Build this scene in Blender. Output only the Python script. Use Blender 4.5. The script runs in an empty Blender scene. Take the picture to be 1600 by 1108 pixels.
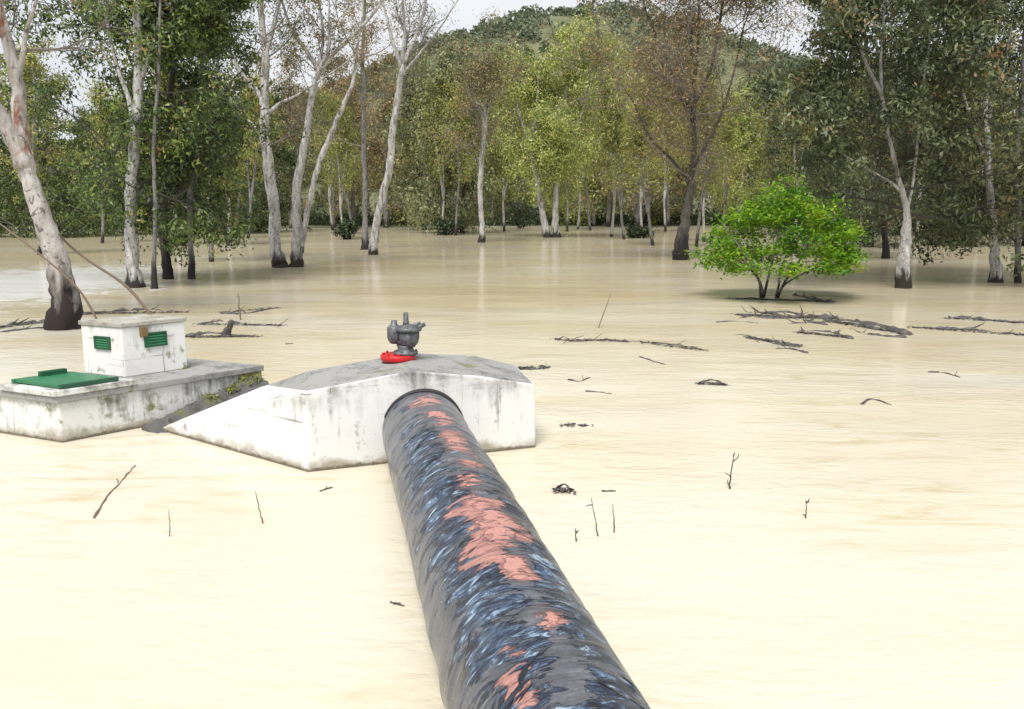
import bpy, bmesh, math, random
import numpy as np
from mathutils import Vector, Matrix

# ------------------------------------------------------------------ camera, sky, sun, exposure
scene = bpy.context.scene
COL = scene.collection
F, CX, CY = 1300.0, 800.0, 554.0          # focal length and centre in photo pixels
CAM_H = 2.7
PITCH = math.atan((554.0 - 325.0) / F)
cam_data = bpy.data.cameras.new('camera')
cam = bpy.data.objects.new('camera', cam_data)
COL.objects.link(cam)
cam.location = (0, 0, CAM_H)
cam.rotation_euler = (math.pi / 2 - PITCH, 0, 0)
cam_data.sensor_width = 36.0
cam_data.lens = 36.0 * F / 1600.0
cam_data.clip_start = 0.05
cam_data.clip_end = 6000
scene.camera = cam

SUN_EL, SUN_AZ = math.radians(58), math.radians(195)     # azimuth clockwise from +Y
world = bpy.data.worlds.new('World')
scene.world = world
world.use_nodes = True
nt = world.node_tree
nt.nodes.clear()
w_out = nt.nodes.new('ShaderNodeOutputWorld')
w_bg = nt.nodes.new('ShaderNodeBackground')
w_sky = nt.nodes.new('ShaderNodeTexSky')
w_sky.sky_type = 'NISHITA'
w_sky.sun_disc = False
w_sky.sun_elevation = SUN_EL
w_sky.sun_rotation = SUN_AZ
w_sky.air_density = 1.0
w_sky.dust_density = 3.0
w_co = nt.nodes.new('ShaderNodeTexCoord')
w_map = nt.nodes.new('ShaderNodeMapping')
w_map.inputs['Scale'].default_value = (1, 1, 3.0)
w_noise = nt.nodes.new('ShaderNodeTexNoise')
w_noise.inputs['Scale'].default_value = 2.2
w_noise.inputs['Detail'].default_value = 6
w_ramp = nt.nodes.new('ShaderNodeValToRGB')
w_ramp.color_ramp.elements[0].position = 0.32
w_ramp.color_ramp.elements[0].color = (6.6, 6.85, 7.4, 1)
w_ramp.color_ramp.elements[1].position = 0.68
w_ramp.color_ramp.elements[1].color = (8.6, 8.7, 8.9, 1)
w_mix = nt.nodes.new('ShaderNodeMixRGB')
w_mix.inputs['Fac'].default_value = 0.9           # an overcast deck over the blue sky
nt.links.new(w_co.outputs['Generated'], w_map.inputs['Vector'])
nt.links.new(w_map.outputs['Vector'], w_noise.inputs['Vector'])
nt.links.new(w_noise.outputs['Fac'], w_ramp.inputs['Fac'])
nt.links.new(w_sky.outputs['Color'], w_mix.inputs['Color1'])
nt.links.new(w_ramp.outputs['Color'], w_mix.inputs['Color2'])
nt.links.new(w_mix.outputs['Color'], w_bg.inputs['Color'])
w_bg.inputs['Strength'].default_value = 0.056
nt.links.new(w_bg.outputs['Background'], w_out.inputs['Surface'])

sun_data = bpy.data.lights.new('sun', 'SUN')
sun_data.energy = 2.0
sun_data.angle = math.radians(24)
sun_data.color = (1.0, 0.96, 0.9)
sun = bpy.data.objects.new('sun', sun_data)
COL.objects.link(sun)
sd = Vector((math.sin(SUN_AZ) * math.cos(SUN_EL), math.cos(SUN_AZ) * math.cos(SUN_EL), math.sin(SUN_EL)))
sun.rotation_euler = sd.to_track_quat('Z', 'Y').to_euler()
sun.location = (0, -20, 40)

vs = scene.view_settings
vs.view_transform = 'Standard'
vs.look = 'None'
vs.gamma = 1
vs.use_curve_mapping = False
vs.exposure = 1.05
scene.render.engine = 'CYCLES'
scene.cycles.max_bounces = 6
scene.cycles.transparent_max_bounces = 4

# ------------------------------------------------------------------ helpers
CAMM = Matrix.Rotation(math.pi / 2 - PITCH, 3, 'X')


def ray(px, py):
    return CAMM @ Vector(((px - CX) / F, -(py - CY) / F, -1.0))


def ground(px, py, z=0.0):
    d = ray(px, py)
    t = (z - CAM_H) / d.z
    return Vector((0, 0, CAM_H)) + d * t


def atY(px, py, Y):
    d = ray(px, py)
    return Vector((0, 0, CAM_H)) + d * (Y / d.y)


def pxm(Y):
    """metres per photo pixel at distance Y"""
    return Y / F


class MB:
    """collects vertices and faces (numpy blocks) and links them as one mesh object"""

    def __init__(self):
        self.v, self.f, self.m, self.t, self.n = [], [], [], [], 0

    def add(self, verts, faces, mat=0, tint=0.5):
        verts = np.asarray(verts, dtype=np.float32).reshape(-1, 3)
        if isinstance(faces, np.ndarray):
            nf = len(faces)
            self.f.append(faces.astype(np.int32) + self.n)
        else:
            nf = len(faces)
            by = {}
            for q in faces:
                by.setdefault(len(q), []).append(q)
            for k in sorted(by):
                self.f.append(np.array(by[k], dtype=np.int32) + self.n)
        self.v.append(verts)
        self.n += len(verts)
        self.m.append(np.full(nf, mat, dtype=np.int32))
        self.t.append(np.broadcast_to(np.asarray(tint, dtype=np.float32), (nf,)))
        return self

    def mesh(self, name, mats, smooth=True):
        me = bpy.data.meshes.new(name)
        v = np.concatenate(self.v)
        me.vertices.add(len(v))
        me.vertices.foreach_set('co', v.ravel())
        idx = np.concatenate([a.ravel() for a in self.f])
        cnt = np.concatenate([np.full(len(a), a.shape[1], dtype=np.int32) for a in self.f])
        me.loops.add(len(idx))
        me.loops.foreach_set('vertex_index', idx)
        me.polygons.add(len(cnt))
        me.polygons.foreach_set('loop_start', np.concatenate([[0], np.cumsum(cnt)[:-1]]).astype(np.int32))
        me.polygons.foreach_set('loop_total', cnt)
        me.polygons.foreach_set('material_index', np.concatenate(self.m))
        me.polygons.foreach_set('use_smooth', np.full(len(cnt), smooth))
        at = me.attributes.new('tint', 'FLOAT', 'FACE')
        at.data.foreach_set('value', np.ascontiguousarray(np.concatenate(self.t)))
        for m in (mats if isinstance(mats, (list, tuple)) else [mats]):
            me.materials.append(m)
        me.update(calc_edges=True)
        me.validate()
        return me

    def build(self, name, mats, parent=None, smooth=True, loc=None):
        return link(name, self.mesh(name, mats, smooth), parent, loc)


def link(name, me, parent=None, loc=None):
    o = bpy.data.objects.new(name, me)
    COL.objects.link(o)
    if parent:
        o.parent = parent
    if loc is not None:
        o.location = loc
    return o


def tag(o, label=None, cat=None, group=None, kind=None):
    if label:
        o['label'] = label
    if cat:
        o['category'] = cat
    if group:
        o['group'] = group
    if kind:
        o['kind'] = kind
    return o


def empty(name, loc, label, cat, group=None, rz=0.0):
    o = bpy.data.objects.new(name, None)
    o.empty_display_size = 0.2
    COL.objects.link(o)
    o.location = loc
    o.rotation_euler = (0, 0, rz)
    return tag(o, label, cat, group)


def smooth_path(pts, radii, per=4):
    """Catmull-Rom through pts (n,3) with radii"""
    p = np.asarray(pts, dtype=float)
    r = np.asarray(radii, dtype=float)
    if len(p) < 2:
        return p, r
    q = np.vstack([2 * p[0] - p[1], p, 2 * p[-1] - p[-2]])
    out, ro = [], []
    for i in range(len(p) - 1):
        a, b, c, d = q[i], q[i + 1], q[i + 2], q[i + 3]
        for k in range(per):
            t = k / per
            out.append(0.5 * ((2 * b) + (c - a) * t + (2 * a - 5 * b + 4 * c - d) * t * t + (3 * b - a - 3 * c + d) * t ** 3))
            ro.append(r[i] * (1 - t) + r[i + 1] * t)
    out.append(p[-1])
    ro.append(r[-1])
    return np.array(out), np.array(ro)


def tube(path, radii, sides=6, rng=None, rough=0.0, cap=True):
    """a tapered tube along path: (verts, quads)"""
    p = np.asarray(path, dtype=float)
    r = np.asarray(radii, dtype=float)
    if cap:
        e0 = p[0] - (p[1] - p[0]) * 0.02
        e1 = p[-1] + (p[-1] - p[-2]) * 0.02
        p = np.vstack([e0, p, e1])
        r = np.concatenate([[r[0] * 0.05], r, [r[-1] * 0.05]])
    n = len(p)
    tng = np.gradient(p, axis=0)
    tng /= np.linalg.norm(tng, axis=1)[:, None] + 1e-9
    ref = np.array([0.13, 0.99, 0.05]) if abs(tng[:, 2]).mean() > 0.5 else np.array([0.05, 0.1, 0.99])
    u = np.cross(tng, ref)
    u /= np.linalg.norm(u, axis=1)[:, None] + 1e-9
    w = np.cross(tng, u)
    a = np.arange(sides) * 2 * math.pi / sides
    rad = r[:, None] * np.ones((1, sides))
    if rng is not None and rough > 0:
        rad = rad * (1 + rng.normal(0, rough, (n, sides)))
    V = p[:, None, :] + rad[:, :, None] * (np.cos(a)[None, :, None] * u[:, None, :] + np.sin(a)[None, :, None] * w[:, None, :])
    i = np.arange(n - 1)[:, None] * sides
    j = np.arange(sides)[None, :]
    k = (j + 1) % sides
    Q = np.stack([i + j, i + k, i + sides + k, i + sides + j], axis=-1).reshape(-1, 4)
    return V.reshape(-1, 3), Q


def leaf_quads(c, length, width, rng, droop=0.5, flat=0.0, nrm=None):
    """diamond leaves at centres c (n,3)"""
    n = len(c)
    d = rng.normal(0, 1, (n, 3))
    d[:, 2] -= droop * 1.5
    d[:, 2] *= (1 - flat)
    d /= np.linalg.norm(d, axis=1)[:, None] + 1e-9
    w = np.cross(d, rng.normal(0, 1, (n, 3)))
    if flat > 0:
        w = np.cross(d, np.array([0, 0, 1.0]) + rng.normal(0, 0.35, (n, 3)))
    if nrm is not None:
        d = d - nrm * (d * nrm).sum(axis=1)[:, None]
        d /= np.linalg.norm(d, axis=1)[:, None] + 1e-9
        w = np.cross(nrm, d)
    w /= np.linalg.norm(w, axis=1)[:, None] + 1e-9
    L = length * rng.uniform(0.65, 1.3, (n, 1)) * 0.5
    W = width * rng.uniform(0.65, 1.3, (n, 1)) * 0.5
    V = np.stack([c - d * L, c + w * W - d * L * 0.15, c + d * L, c - w * W - d * L * 0.15], axis=1).reshape(-1, 3)
    return V, np.arange(n * 4).reshape(n, 4)


# ------------------------------------------------------------------ materials
def new_mat(name):
    m = bpy.data.materials.new(name)
    m.use_nodes = True
    t = m.node_tree
    b = t.nodes['Principled BSDF']
    return m, t, b


def N(t, kind, **kw):
    n = t.nodes.new(kind)
    for k, v in kw.items():
        if hasattr(n, k):
            setattr(n, k, v)
        else:
            n.inputs[k].default_value = v
    return n


def ramp(t, stops, interp='LINEAR'):
    n = t.nodes.new('ShaderNodeValToRGB')
    cr = n.color_ramp
    cr.interpolation = interp
    while len(cr.elements) < len(stops):
        cr.elements.new(0.5)
    for e, (p, c) in zip(cr.elements, stops):
        e.position = p
        e.color = (*c, 1) if len(c) == 3 else c
    return n


def coords(t, scale=(1, 1, 1), rot=(0, 0, 0), kind='Object'):
    c = t.nodes.new('ShaderNodeTexCoord')
    m = t.nodes.new('ShaderNodeMapping')
    m.inputs['Scale'].default_value = scale
    m.inputs['Rotation'].default_value = rot
    t.links.new(c.outputs[kind], m.inputs['Vector'])
    return m.outputs['Vector']


def noise(t, vec, scale, detail=5, rough=0.6, dist=0.0):
    n = N(t, 'ShaderNodeTexNoise')
    n.inputs['Scale'].default_value = scale
    n.inputs['Detail'].default_value = detail
    n.inputs['Roughness'].default_value = rough
    n.inputs['Distortion'].default_value = dist
    t.links.new(vec, n.inputs['Vector'])
    return n.outputs['Fac']


def mixc(t, fac, a, b, mode='MIX'):
    n = t.nodes.new('ShaderNodeMixRGB')
    n.blend_type = mode
    for s, v in ((n.inputs['Fac'], fac), (n.inputs['Color1'], a), (n.inputs['Color2'], b)):
        if hasattr(v, 'links'):
            t.links.new(v, s)
        elif isinstance(v, (int, float)):
            s.default_value = v
        else:
            s.default_value = (*v, 1)
    return n.outputs['Color']


def math_n(t, op, a, b=0.0, c=None):
    n = t.nodes.new('ShaderNodeMath')
    n.operation = op
    for s, v in zip(n.inputs, (a, b) if c is None else (a, b, c)):
        if hasattr(v, 'links'):
            t.links.new(v, s)
        else:
            s.default_value = v
    return n.outputs[0]


def mrange(t, v, a, b, c=0.0, d=1.0):
    n = t.nodes.new('ShaderNodeMapRange')
    t.links.new(v, n.inputs['Value'])
    n.inputs['From Min'].default_value = a
    n.inputs['From Max'].default_value = b
    n.inputs['To Min'].default_value = c
    n.inputs['To Max'].default_value = d
    return n.outputs['Result']


def bump(t, b, h, strength=0.4, dist=0.02):
    n = t.nodes.new('ShaderNodeBump')
    n.inputs['Strength'].default_value = strength
    n.inputs['Distance'].default_value = dist
    t.links.new(h, n.inputs['Height'])
    t.links.new(n.outputs['Normal'], b.inputs['Normal'])
    return n


def leaf_mat(name, stops, trans=0.28):
    m = bpy.data.materials.new(name)
    m.use_nodes = True
    t = m.node_tree
    t.nodes.clear()
    out = t.nodes.new('ShaderNodeOutputMaterial')
    at = t.nodes.new('ShaderNodeAttribute')
    at.attribute_name = 'tint'
    oi = t.nodes.new('ShaderNodeObjectInfo')
    f = math_n(t, 'ADD', at.outputs['Fac'], math_n(t, 'MULTIPLY_ADD', oi.outputs['Random'], 0.24, -0.12))
    r = ramp(t, stops)
    t.links.new(f, r.inputs['Fac'])
    d = t.nodes.new('ShaderNodeBsdfDiffuse')
    tr = t.nodes.new('ShaderNodeBsdfTranslucent')
    gl = t.nodes.new('ShaderNodeBsdfGlossy')
    gl.inputs['Roughness'].default_value = 0.45
    gl.inputs['Color'].default_value = (0.5, 0.5, 0.5, 1)
    mx = t.nodes.new('ShaderNodeMixShader')
    mx.inputs['Fac'].default_value = trans
    mx2 = t.nodes.new('ShaderNodeMixShader')
    mx2.inputs['Fac'].default_value = 0.06
    t.links.new(r.outputs['Color'], d.inputs['Color'])
    t.links.new(r.outputs['Color'], tr.inputs['Color'])
    t.links.new(d.outputs[0], mx.inputs[1])
    t.links.new(tr.outputs[0], mx.inputs[2])
    t.links.new(mx.outputs[0], mx2.inputs[1])
    t.links.new(gl.outputs[0], mx2.inputs[2])
    t.links.new(mx2.outputs[0], out.inputs['Surface'])
    return m


LEAF = {
    'dark': leaf_mat('dark_leaf', [(0.0, (0.018, 0.032, 0.014)), (0.35, (0.055, 0.085, 0.028)), (0.6, (0.125, 0.19, 0.045)), (0.82, (0.24, 0.34, 0.075)), (1.0, (0.40, 0.27, 0.11))]),
    'grey': leaf_mat('grey_green_leaf', [(0.0, (0.024, 0.034, 0.020)), (0.38, (0.075, 0.100, 0.048)), (0.7, (0.165, 0.20, 0.09)), (0.88, (0.27, 0.29, 0.13)), (1.0, (0.34, 0.22, 0.11))]),
    'olive': leaf_mat('olive_leaf', [(0.0, (0.069, 0.081, 0.023)), (0.4, (0.207, 0.230, 0.055)), (0.75, (0.380, 0.402, 0.098)), (1.0, (0.483, 0.345, 0.115))]),
    'yellow': leaf_mat('yellow_green_leaf', [(0.0, (0.112, 0.156, 0.035)), (0.4, (0.300, 0.375, 0.094)), (0.75, (0.475, 0.537, 0.163)), (1.0, (0.562, 0.525, 0.188))]),
    'russet': leaf_mat('russet_leaf', [(0.0, (0.100, 0.098, 0.050)), (0.35, (0.225, 0.213, 0.094)), (0.65, (0.338, 0.256, 0.112)), (1.0, (0.450, 0.237, 0.125))]),
    'pale': leaf_mat('pale_green_leaf', [(0.0, (0.066, 0.083, 0.046)), (0.4, (0.187, 0.220, 0.110)), (0.75, (0.308, 0.352, 0.165)), (1.0, (0.363, 0.308, 0.143))]),
    'bush': leaf_mat('fresh_green_leaf', [(0.0, (0.03, 0.10, 0.010)), (0.35, (0.11, 0.27, 0.016)), (0.7, (0.26, 0.45, 0.025)), (0.93, (0.46, 0.55, 0.05)), (1.0, (0.36, 0.24, 0.08))], 0.45),
    'hill': leaf_mat('hill_leaf', [(0.0, (0.10, 0.13, 0.085)), (0.5, (0.165, 0.205, 0.125)), (0.85, (0.23, 0.265, 0.16)), (1.0, (0.28, 0.235, 0.16))]),
}


def bark_mat(name, light, mid, patch, dark, dark_top, vein=6.0, patch_amt=0.55, vary=1.3):
    """pale mottled bark over a flood-blackened foot (height above the water, ragged edge)"""
    m, t, b = new_mat(name)
    v = coords(t, (1, 1, 0.28))
    n1 = noise(t, v, vein, 6, 0.65, 0.6)
    n2 = noise(t, v, vein * 0.45, 4, 0.6, 1.0)
    n3 = noise(t, coords(t, (1, 1, 0.5)), vein * 5, 4, 0.7)
    base = ramp(t, [(0.38, mid), (0.60, light)])
    t.links.new(n1, base.inputs['Fac'])
    c = mixc(t, mrange(t, n2, patch_amt, patch_amt + 0.08), base.outputs['Color'], patch)
    c = mixc(t, mrange(t, n3, 0.35, 0.70, 0.0, 0.6), c, mid)
    n4 = noise(t, coords(t, (1, 1, 0.9)), vein * 1.6, 5, 0.7, 0.8)
    c = mixc(t, mrange(t, n4, 0.55, 0.62, 0.0, 0.85), c, tuple(x * 0.35 for x in mid))
    geo = t.nodes.new('ShaderNodeTexCoord')
    sx = t.nodes.new('ShaderNodeSeparateXYZ')
    t.links.new(geo.outputs['Object'], sx.inputs[0])
    hh = math_n(t, 'SUBTRACT', sx.outputs['Z'], math_n(t, 'MULTIPLY', math_n(t, 'SUBTRACT', n2, 0.5), 2.6 * dark_top + 0.2))
    oi = t.nodes.new('ShaderNodeObjectInfo')
    hh = math_n(t, 'DIVIDE', hh, math_n(t, 'MULTIPLY_ADD', oi.outputs['Random'], vary, 1.0 - vary * 0.42))
    foot = mrange(t, hh, dark_top * 0.55, dark_top * 1.25, 1.0, 0.0)
    c = mixc(t, foot, c, dark)
    t.links.new(c, b.inputs['Base Color'])
    b.inputs['Roughness'].default_value = 0.85
    bump(t, b, n1, 0.5, 0.03)
    return m


BARK = {
    'pale': bark_mat('pale_eucalyptus_bark', (0.62, 0.61, 0.60), (0.24, 0.235, 0.225), (0.13, 0.105, 0.09), (0.022, 0.017, 0.015), 0.55),
    'peel': bark_mat('peeling_eucalyptus_bark', (0.56, 0.54, 0.52), (0.25, 0.225, 0.20), (0.22, 0.075, 0.035), (0.018, 0.010, 0.010), 1.35, 3.6, 0.56, 0.0),
    'tan': bark_mat('tan_bark', (0.50, 0.46, 0.40), (0.22, 0.19, 0.15), (0.26, 0.14, 0.08), (0.05, 0.04, 0.03), 0.4),
    'grey': bark_mat('grey_bark', (0.25, 0.245, 0.235), (0.12, 0.115, 0.11), (0.07, 0.06, 0.05), (0.02, 0.016, 0.014), 0.7),
    'dark': bark_mat('dark_bark', (0.11, 0.10, 0.09), (0.05, 0.045, 0.04), (0.03, 0.025, 0.02), (0.008, 0.006, 0.006), 1.5),
}
TWIG, t_, b_ = new_mat('grey_twig')
b_.inputs['Base Color'].default_value = (0.17, 0.155, 0.14, 1)
b_.inputs['Roughness'].default_value = 0.85
TWIG_DARK, t_, b_ = new_mat('dark_twig')
b_.inputs['Base Color'].default_value = (0.045, 0.038, 0.032, 1)
b_.inputs['Roughness'].default_value = 0.85


def water_mat():
    m, t, b = new_mat('muddy_flood_water')
    big = noise(t, coords(t, (0.12, 0.3, 1)), 0.7, 4, 0.55, 0.8)
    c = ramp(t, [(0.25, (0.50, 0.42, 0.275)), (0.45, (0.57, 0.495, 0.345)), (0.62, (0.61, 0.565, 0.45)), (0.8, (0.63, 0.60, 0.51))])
    # overexposed near water painted into the colour: paler near, browner far, ragged border
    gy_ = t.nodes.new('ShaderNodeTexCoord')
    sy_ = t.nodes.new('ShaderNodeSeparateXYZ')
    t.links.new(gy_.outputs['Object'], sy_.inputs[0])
    wavy = noise(t, coords(t, (0.10, 0.22, 1), (0, 0, 0.15)), 1.1, 5, 0.6, 1.2)
    near_pale = mrange(t, math_n(t, 'ADD', sy_.outputs['Y'], math_n(t, 'MULTIPLY', math_n(t, 'SUBTRACT', wavy, 0.5), 22.0)), 8.0, 26.0, 0.14, -0.03)
    t.links.new(math_n(t, 'ADD', math_n(t, 'ADD', math_n(t, 'MULTIPLY', math_n(t, 'SUBTRACT', big, 0.5), 0.9), 0.5), near_pale), c.inputs['Fac'])
    # whiter oval patch with a broken edge, beyond the leaning tree
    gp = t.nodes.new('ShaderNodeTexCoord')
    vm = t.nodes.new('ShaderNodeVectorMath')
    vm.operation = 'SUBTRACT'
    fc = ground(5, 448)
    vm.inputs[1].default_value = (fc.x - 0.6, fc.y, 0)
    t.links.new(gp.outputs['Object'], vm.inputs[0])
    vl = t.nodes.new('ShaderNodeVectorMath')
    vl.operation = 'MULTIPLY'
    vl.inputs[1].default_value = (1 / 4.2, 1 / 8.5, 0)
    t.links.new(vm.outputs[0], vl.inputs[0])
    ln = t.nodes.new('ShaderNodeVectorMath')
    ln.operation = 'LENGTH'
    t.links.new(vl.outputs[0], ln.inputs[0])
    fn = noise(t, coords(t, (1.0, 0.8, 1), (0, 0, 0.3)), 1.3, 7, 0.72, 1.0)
    white_patch = mrange(t, math_n(t, 'SUBTRACT', fn, math_n(t, 'MULTIPLY', ln.outputs['Value'], 0.28)), 0.10, 0.25)
    # silt streaks drawn out by the current
    sk = noise(t, coords(t, (0.55, 2.6, 1), (0, 0, -0.45)), 1.6, 6, 0.68, 0.9)
    wh = noise(t, coords(t, (1, 1, 1)), 0.32, 3, 0.5)
    streak = math_n(t, 'MULTIPLY', mrange(t, sk, 0.50, 0.68, 0.0, 0.75), mrange(t, wh, 0.44, 0.60))
    cc_ = mixc(t, streak, c.outputs['Color'], (0.47, 0.385, 0.22))
    t.links.new(mixc(t, white_patch, cc_, (0.84, 0.835, 0.82)), b.inputs['Base Color'])
    b.inputs['Roughness'].default_value = 0.10
    b.inputs['IOR'].default_value = 1.333
    b.inputs['Specular IOR Level'].default_value = 0.27
    r1 = noise(t, coords(t, (1.0, 2.4, 1), (0, 0, 0.35)), 3.2, 4, 0.55, 0.6)
    r2 = noise(t, coords(t, (1.0, 2.0, 1), (0, 0, -0.3)), 11.0, 3, 0.5, 0.4)
    r3 = noise(t, coords(t, (0.5, 1.1, 1), (0, 0, 0.1)), 0.8, 2, 0.5)
    h = math_n(t, 'ADD', math_n(t, 'MULTIPLY', r1, 0.6), math_n(t, 'ADD', math_n(t, 'MULTIPLY', r2, 0.16), math_n(t, 'MULTIPLY', r3, 1.0)))
    geo = t.nodes.new('ShaderNodeTexCoord')
    sx = t.nodes.new('ShaderNodeSeparateXYZ')
    t.links.new(geo.outputs['Object'], sx.inputs[0])
    calm = mrange(t, sx.outputs['Y'], 9.0, 34.0, 1.0, 0.45)      # sheltered, calmer water among the trees
    patchy = mrange(t, noise(t, coords(t, (0.25, 0.6, 1)), 0.6, 3, 0.5), 0.35, 0.65, 0.25, 1.35)
    bump(t, b, math_n(t, 'MULTIPLY', h, math_n(t, 'MULTIPLY', calm, patchy)), 0.36, 0.07)
    return m


def concrete_mat(name, paint, grime, amount, streak=True, moss=0.0, edge=None):
    """old white-painted concrete: peeling, run-off streaks, black lichen"""
    m, t, b = new_mat(name)
    v = coords(t)
    n1 = noise(t, v, 2.2, 7, 0.68, 0.4)
    n2 = noise(t, v, 14, 6, 0.7)
    st = noise(t, coords(t, (1, 1, 0.12)), 9, 4, 0.6, 0.2)
    g = math_n(t, 'ADD', math_n(t, 'MULTIPLY', n1, 0.6), math_n(t, 'MULTIPLY', n2, 0.4))
    if streak:
        g = math_n(t, 'ADD', math_n(t, 'MULTIPLY', g, 0.72), math_n(t, 'MULTIPLY', st, 0.28))
    f = mrange(t, g, 0.66 - amount, 0.74 - amount * 0.55)
    c = mixc(t, f, paint, grime)
    c = mixc(t, mrange(t, n2, 0.62, 0.72, 0, 0.5), c, (0.07, 0.068, 0.06))
    if edge:
        sx = t.nodes.new('ShaderNodeSeparateXYZ')
        t.links.new(v, sx.inputs[0])
        z = sx.outputs['Z']
        # run-off below the coping, ragged tide mark above the water, thin drips and board marks
        topm = math_n(t, 'MULTIPLY', mrange(t, math_n(t, 'ADD', z, math_n(t, 'MULTIPLY', math_n(t, 'SUBTRACT', st, 0.5), 1.1)), edge[0], edge[1]), mrange(t, n1, 0.42, 0.60))
        c = mixc(t, math_n(t, 'MULTIPLY', topm, 0.85), c, tuple(0.8 * x for x in grime))
        tide = mrange(t, math_n(t, 'ADD', z, math_n(t, 'MULTIPLY', math_n(t, 'SUBTRACT', n1, 0.5), 0.5)), 0.13, 0.03)
        c = mixc(t, math_n(t, 'MULTIPLY', tide, 0.75), c, (0.24, 0.20, 0.12))
        wet = mrange(t, math_n(t, 'ADD', z, math_n(t, 'MULTIPLY', math_n(t, 'SUBTRACT', n2, 0.5), 0.10)), 0.045, 0.02)
        c = mixc(t, math_n(t, 'MULTIPLY', wet, 0.8), c, (0.085, 0.072, 0.045))
        drip = noise(t, coords(t, (1, 1, 0.05)), 22, 3, 0.55, 0.15)
        c = mixc(t, math_n(t, 'MULTIPLY', mrange(t, drip, 0.63, 0.70), mrange(t, n1, 0.40, 0.62, 0.0, 0.8)), c, grime)
        brd = noise(t, coords(t, (0.5, 0.5, 9)), 2.2, 4, 0.6, 0.4)
        c = mixc(t, math_n(t, 'MULTIPLY', mrange(t, brd, 0.66, 0.70), 0.7), c, (0.15, 0.145, 0.13))
    if moss:
        n4 = noise(t, v, 3.1, 5, 0.65, 0.5)
        c = mixc(t, mrange(t, n4, 0.62 - moss * 0.2, 0.70), c, (0.13, 0.15, 0.03))
    t.links.new(c, b.inputs['Base Color'])
    b.inputs['Roughness'].default_value = 0.88
    bump(t, b, g, 0.35, 0.02)
    return m


WHITE = concrete_mat('white_painted_concrete', (0.74, 0.74, 0.73), (0.15, 0.15, 0.135), 0.10, True, 0.0, (0.55, 1.0))
WHITE_DIRTY = concrete_mat('dirty_white_concrete', (0.70, 0.70, 0.68), (0.15, 0.15, 0.13), 0.15, True, 0.22, (0.25, 0.55))
HUT_WHITE = concrete_mat('hut_white_concrete', (0.74, 0.74, 0.72), (0.18, 0.18, 0.16), 0.10, True, 0.12, (1.0, 1.45))
GREY_TOP = concrete_mat('weathered_grey_concrete', (0.30, 0.30, 0.29), (0.10, 0.10, 0.09), 0.17, False, 0.15)
MOSSY = concrete_mat('mossy_yellow_concrete', (0.30, 0.28, 0.13), (0.13, 0.13, 0.045), 0.16, True, 0.6)
DARK_DIRT = concrete_mat('black_lichen_concrete', (0.10, 0.10, 0.095), (0.022, 0.022, 0.02), 0.14, False, 0.35)
GREEN, t_, b_ = new_mat('green_paint')
n_ = noise(t_, coords(t_), 9, 5, 0.7)
t_.links.new(mixc(t_, mrange(t_, n_, 0.55, 0.7, 0, 0.6), (0.026, 0.17, 0.075), (0.02, 0.07, 0.04)), b_.inputs['Base Color'])
b_.inputs['Roughness'].default_value = 0.4
DARK_GREEN, t_, b_ = new_mat('dark_green_paint')
b_.inputs['Base Color'].default_value = (0.012, 0.085, 0.04, 1)
b_.inputs['Roughness'].default_value = 0.45
RED, t_, b_ = new_mat('red_paint')
n_ = noise(t_, coords(t_), 22, 5, 0.7)
t_.links.new(mixc(t_, mrange(t_, n_, 0.5, 0.62, 0, 0.8), (0.55, 0.012, 0.016), (0.20, 0.03, 0.02)), b_.inputs['Base Color'])
b_.inputs['Roughness'].default_value = 0.4
IRON, t_, b_ = new_mat('grey_cast_iron')
n_ = noise(t_, coords(t_), 16, 5, 0.7)
r_ = ramp(t_, [(0.35, (0.055, 0.06, 0.068)), (0.6, (0.16, 0.165, 0.18)), (0.75, (0.26, 0.265, 0.275))])
t_.links.new(n_, r_.inputs['Fac'])
n2_ = noise(t_, coords(t_), 6, 6, 0.75)
t_.links.new(mixc(t_, mrange(t_, n2_, 0.56, 0.66, 0, 0.7), r_.outputs['Color'], (0.10, 0.055, 0.035)), b_.inputs['Base Color'])
b_.inputs['Metallic'].default_value = 0.3
b_.inputs['Roughness'].default_value = 0.5
bump(t_, b_, n_, 0.3, 0.01)
BLACK, t_, b_ = new_mat('black_rubber')
b_.inputs['Base Color'].default_value = (0.02, 0.02, 0.022, 1)
b_.inputs['Roughness'].default_value = 0.6
RUST, t_, b_ = new_mat('ochre_rust')
b_.inputs['Base Color'].default_value = (0.17, 0.115, 0.045, 1)
b_.inputs['Roughness'].default_value = 0.8
WOOD, t_, b_ = new_mat('wet_driftwood')
n_ = noise(t_, coords(t_), 7, 5, 0.7)
r_ = ramp(t_, [(0.3, (0.028, 0.025, 0.025)), (0.55, (0.085, 0.078, 0.075)), (0.8, (0.20, 0.185, 0.18))])
t_.links.new(n_, r_.inputs['Fac'])
t_.links.new(r_.outputs['Color'], b_.inputs['Base Color'])
b_.inputs['Roughness'].default_value = 0.6
bump(t_, b_, n_, 0.5, 0.02)
WOOD_BROWN, t_, b_ = new_mat('brown_twig_wood')
b_.inputs['Base Color'].default_value = (0.17, 0.125, 0.09, 1)
b_.inputs['Roughness'].default_value = 0.75


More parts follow.
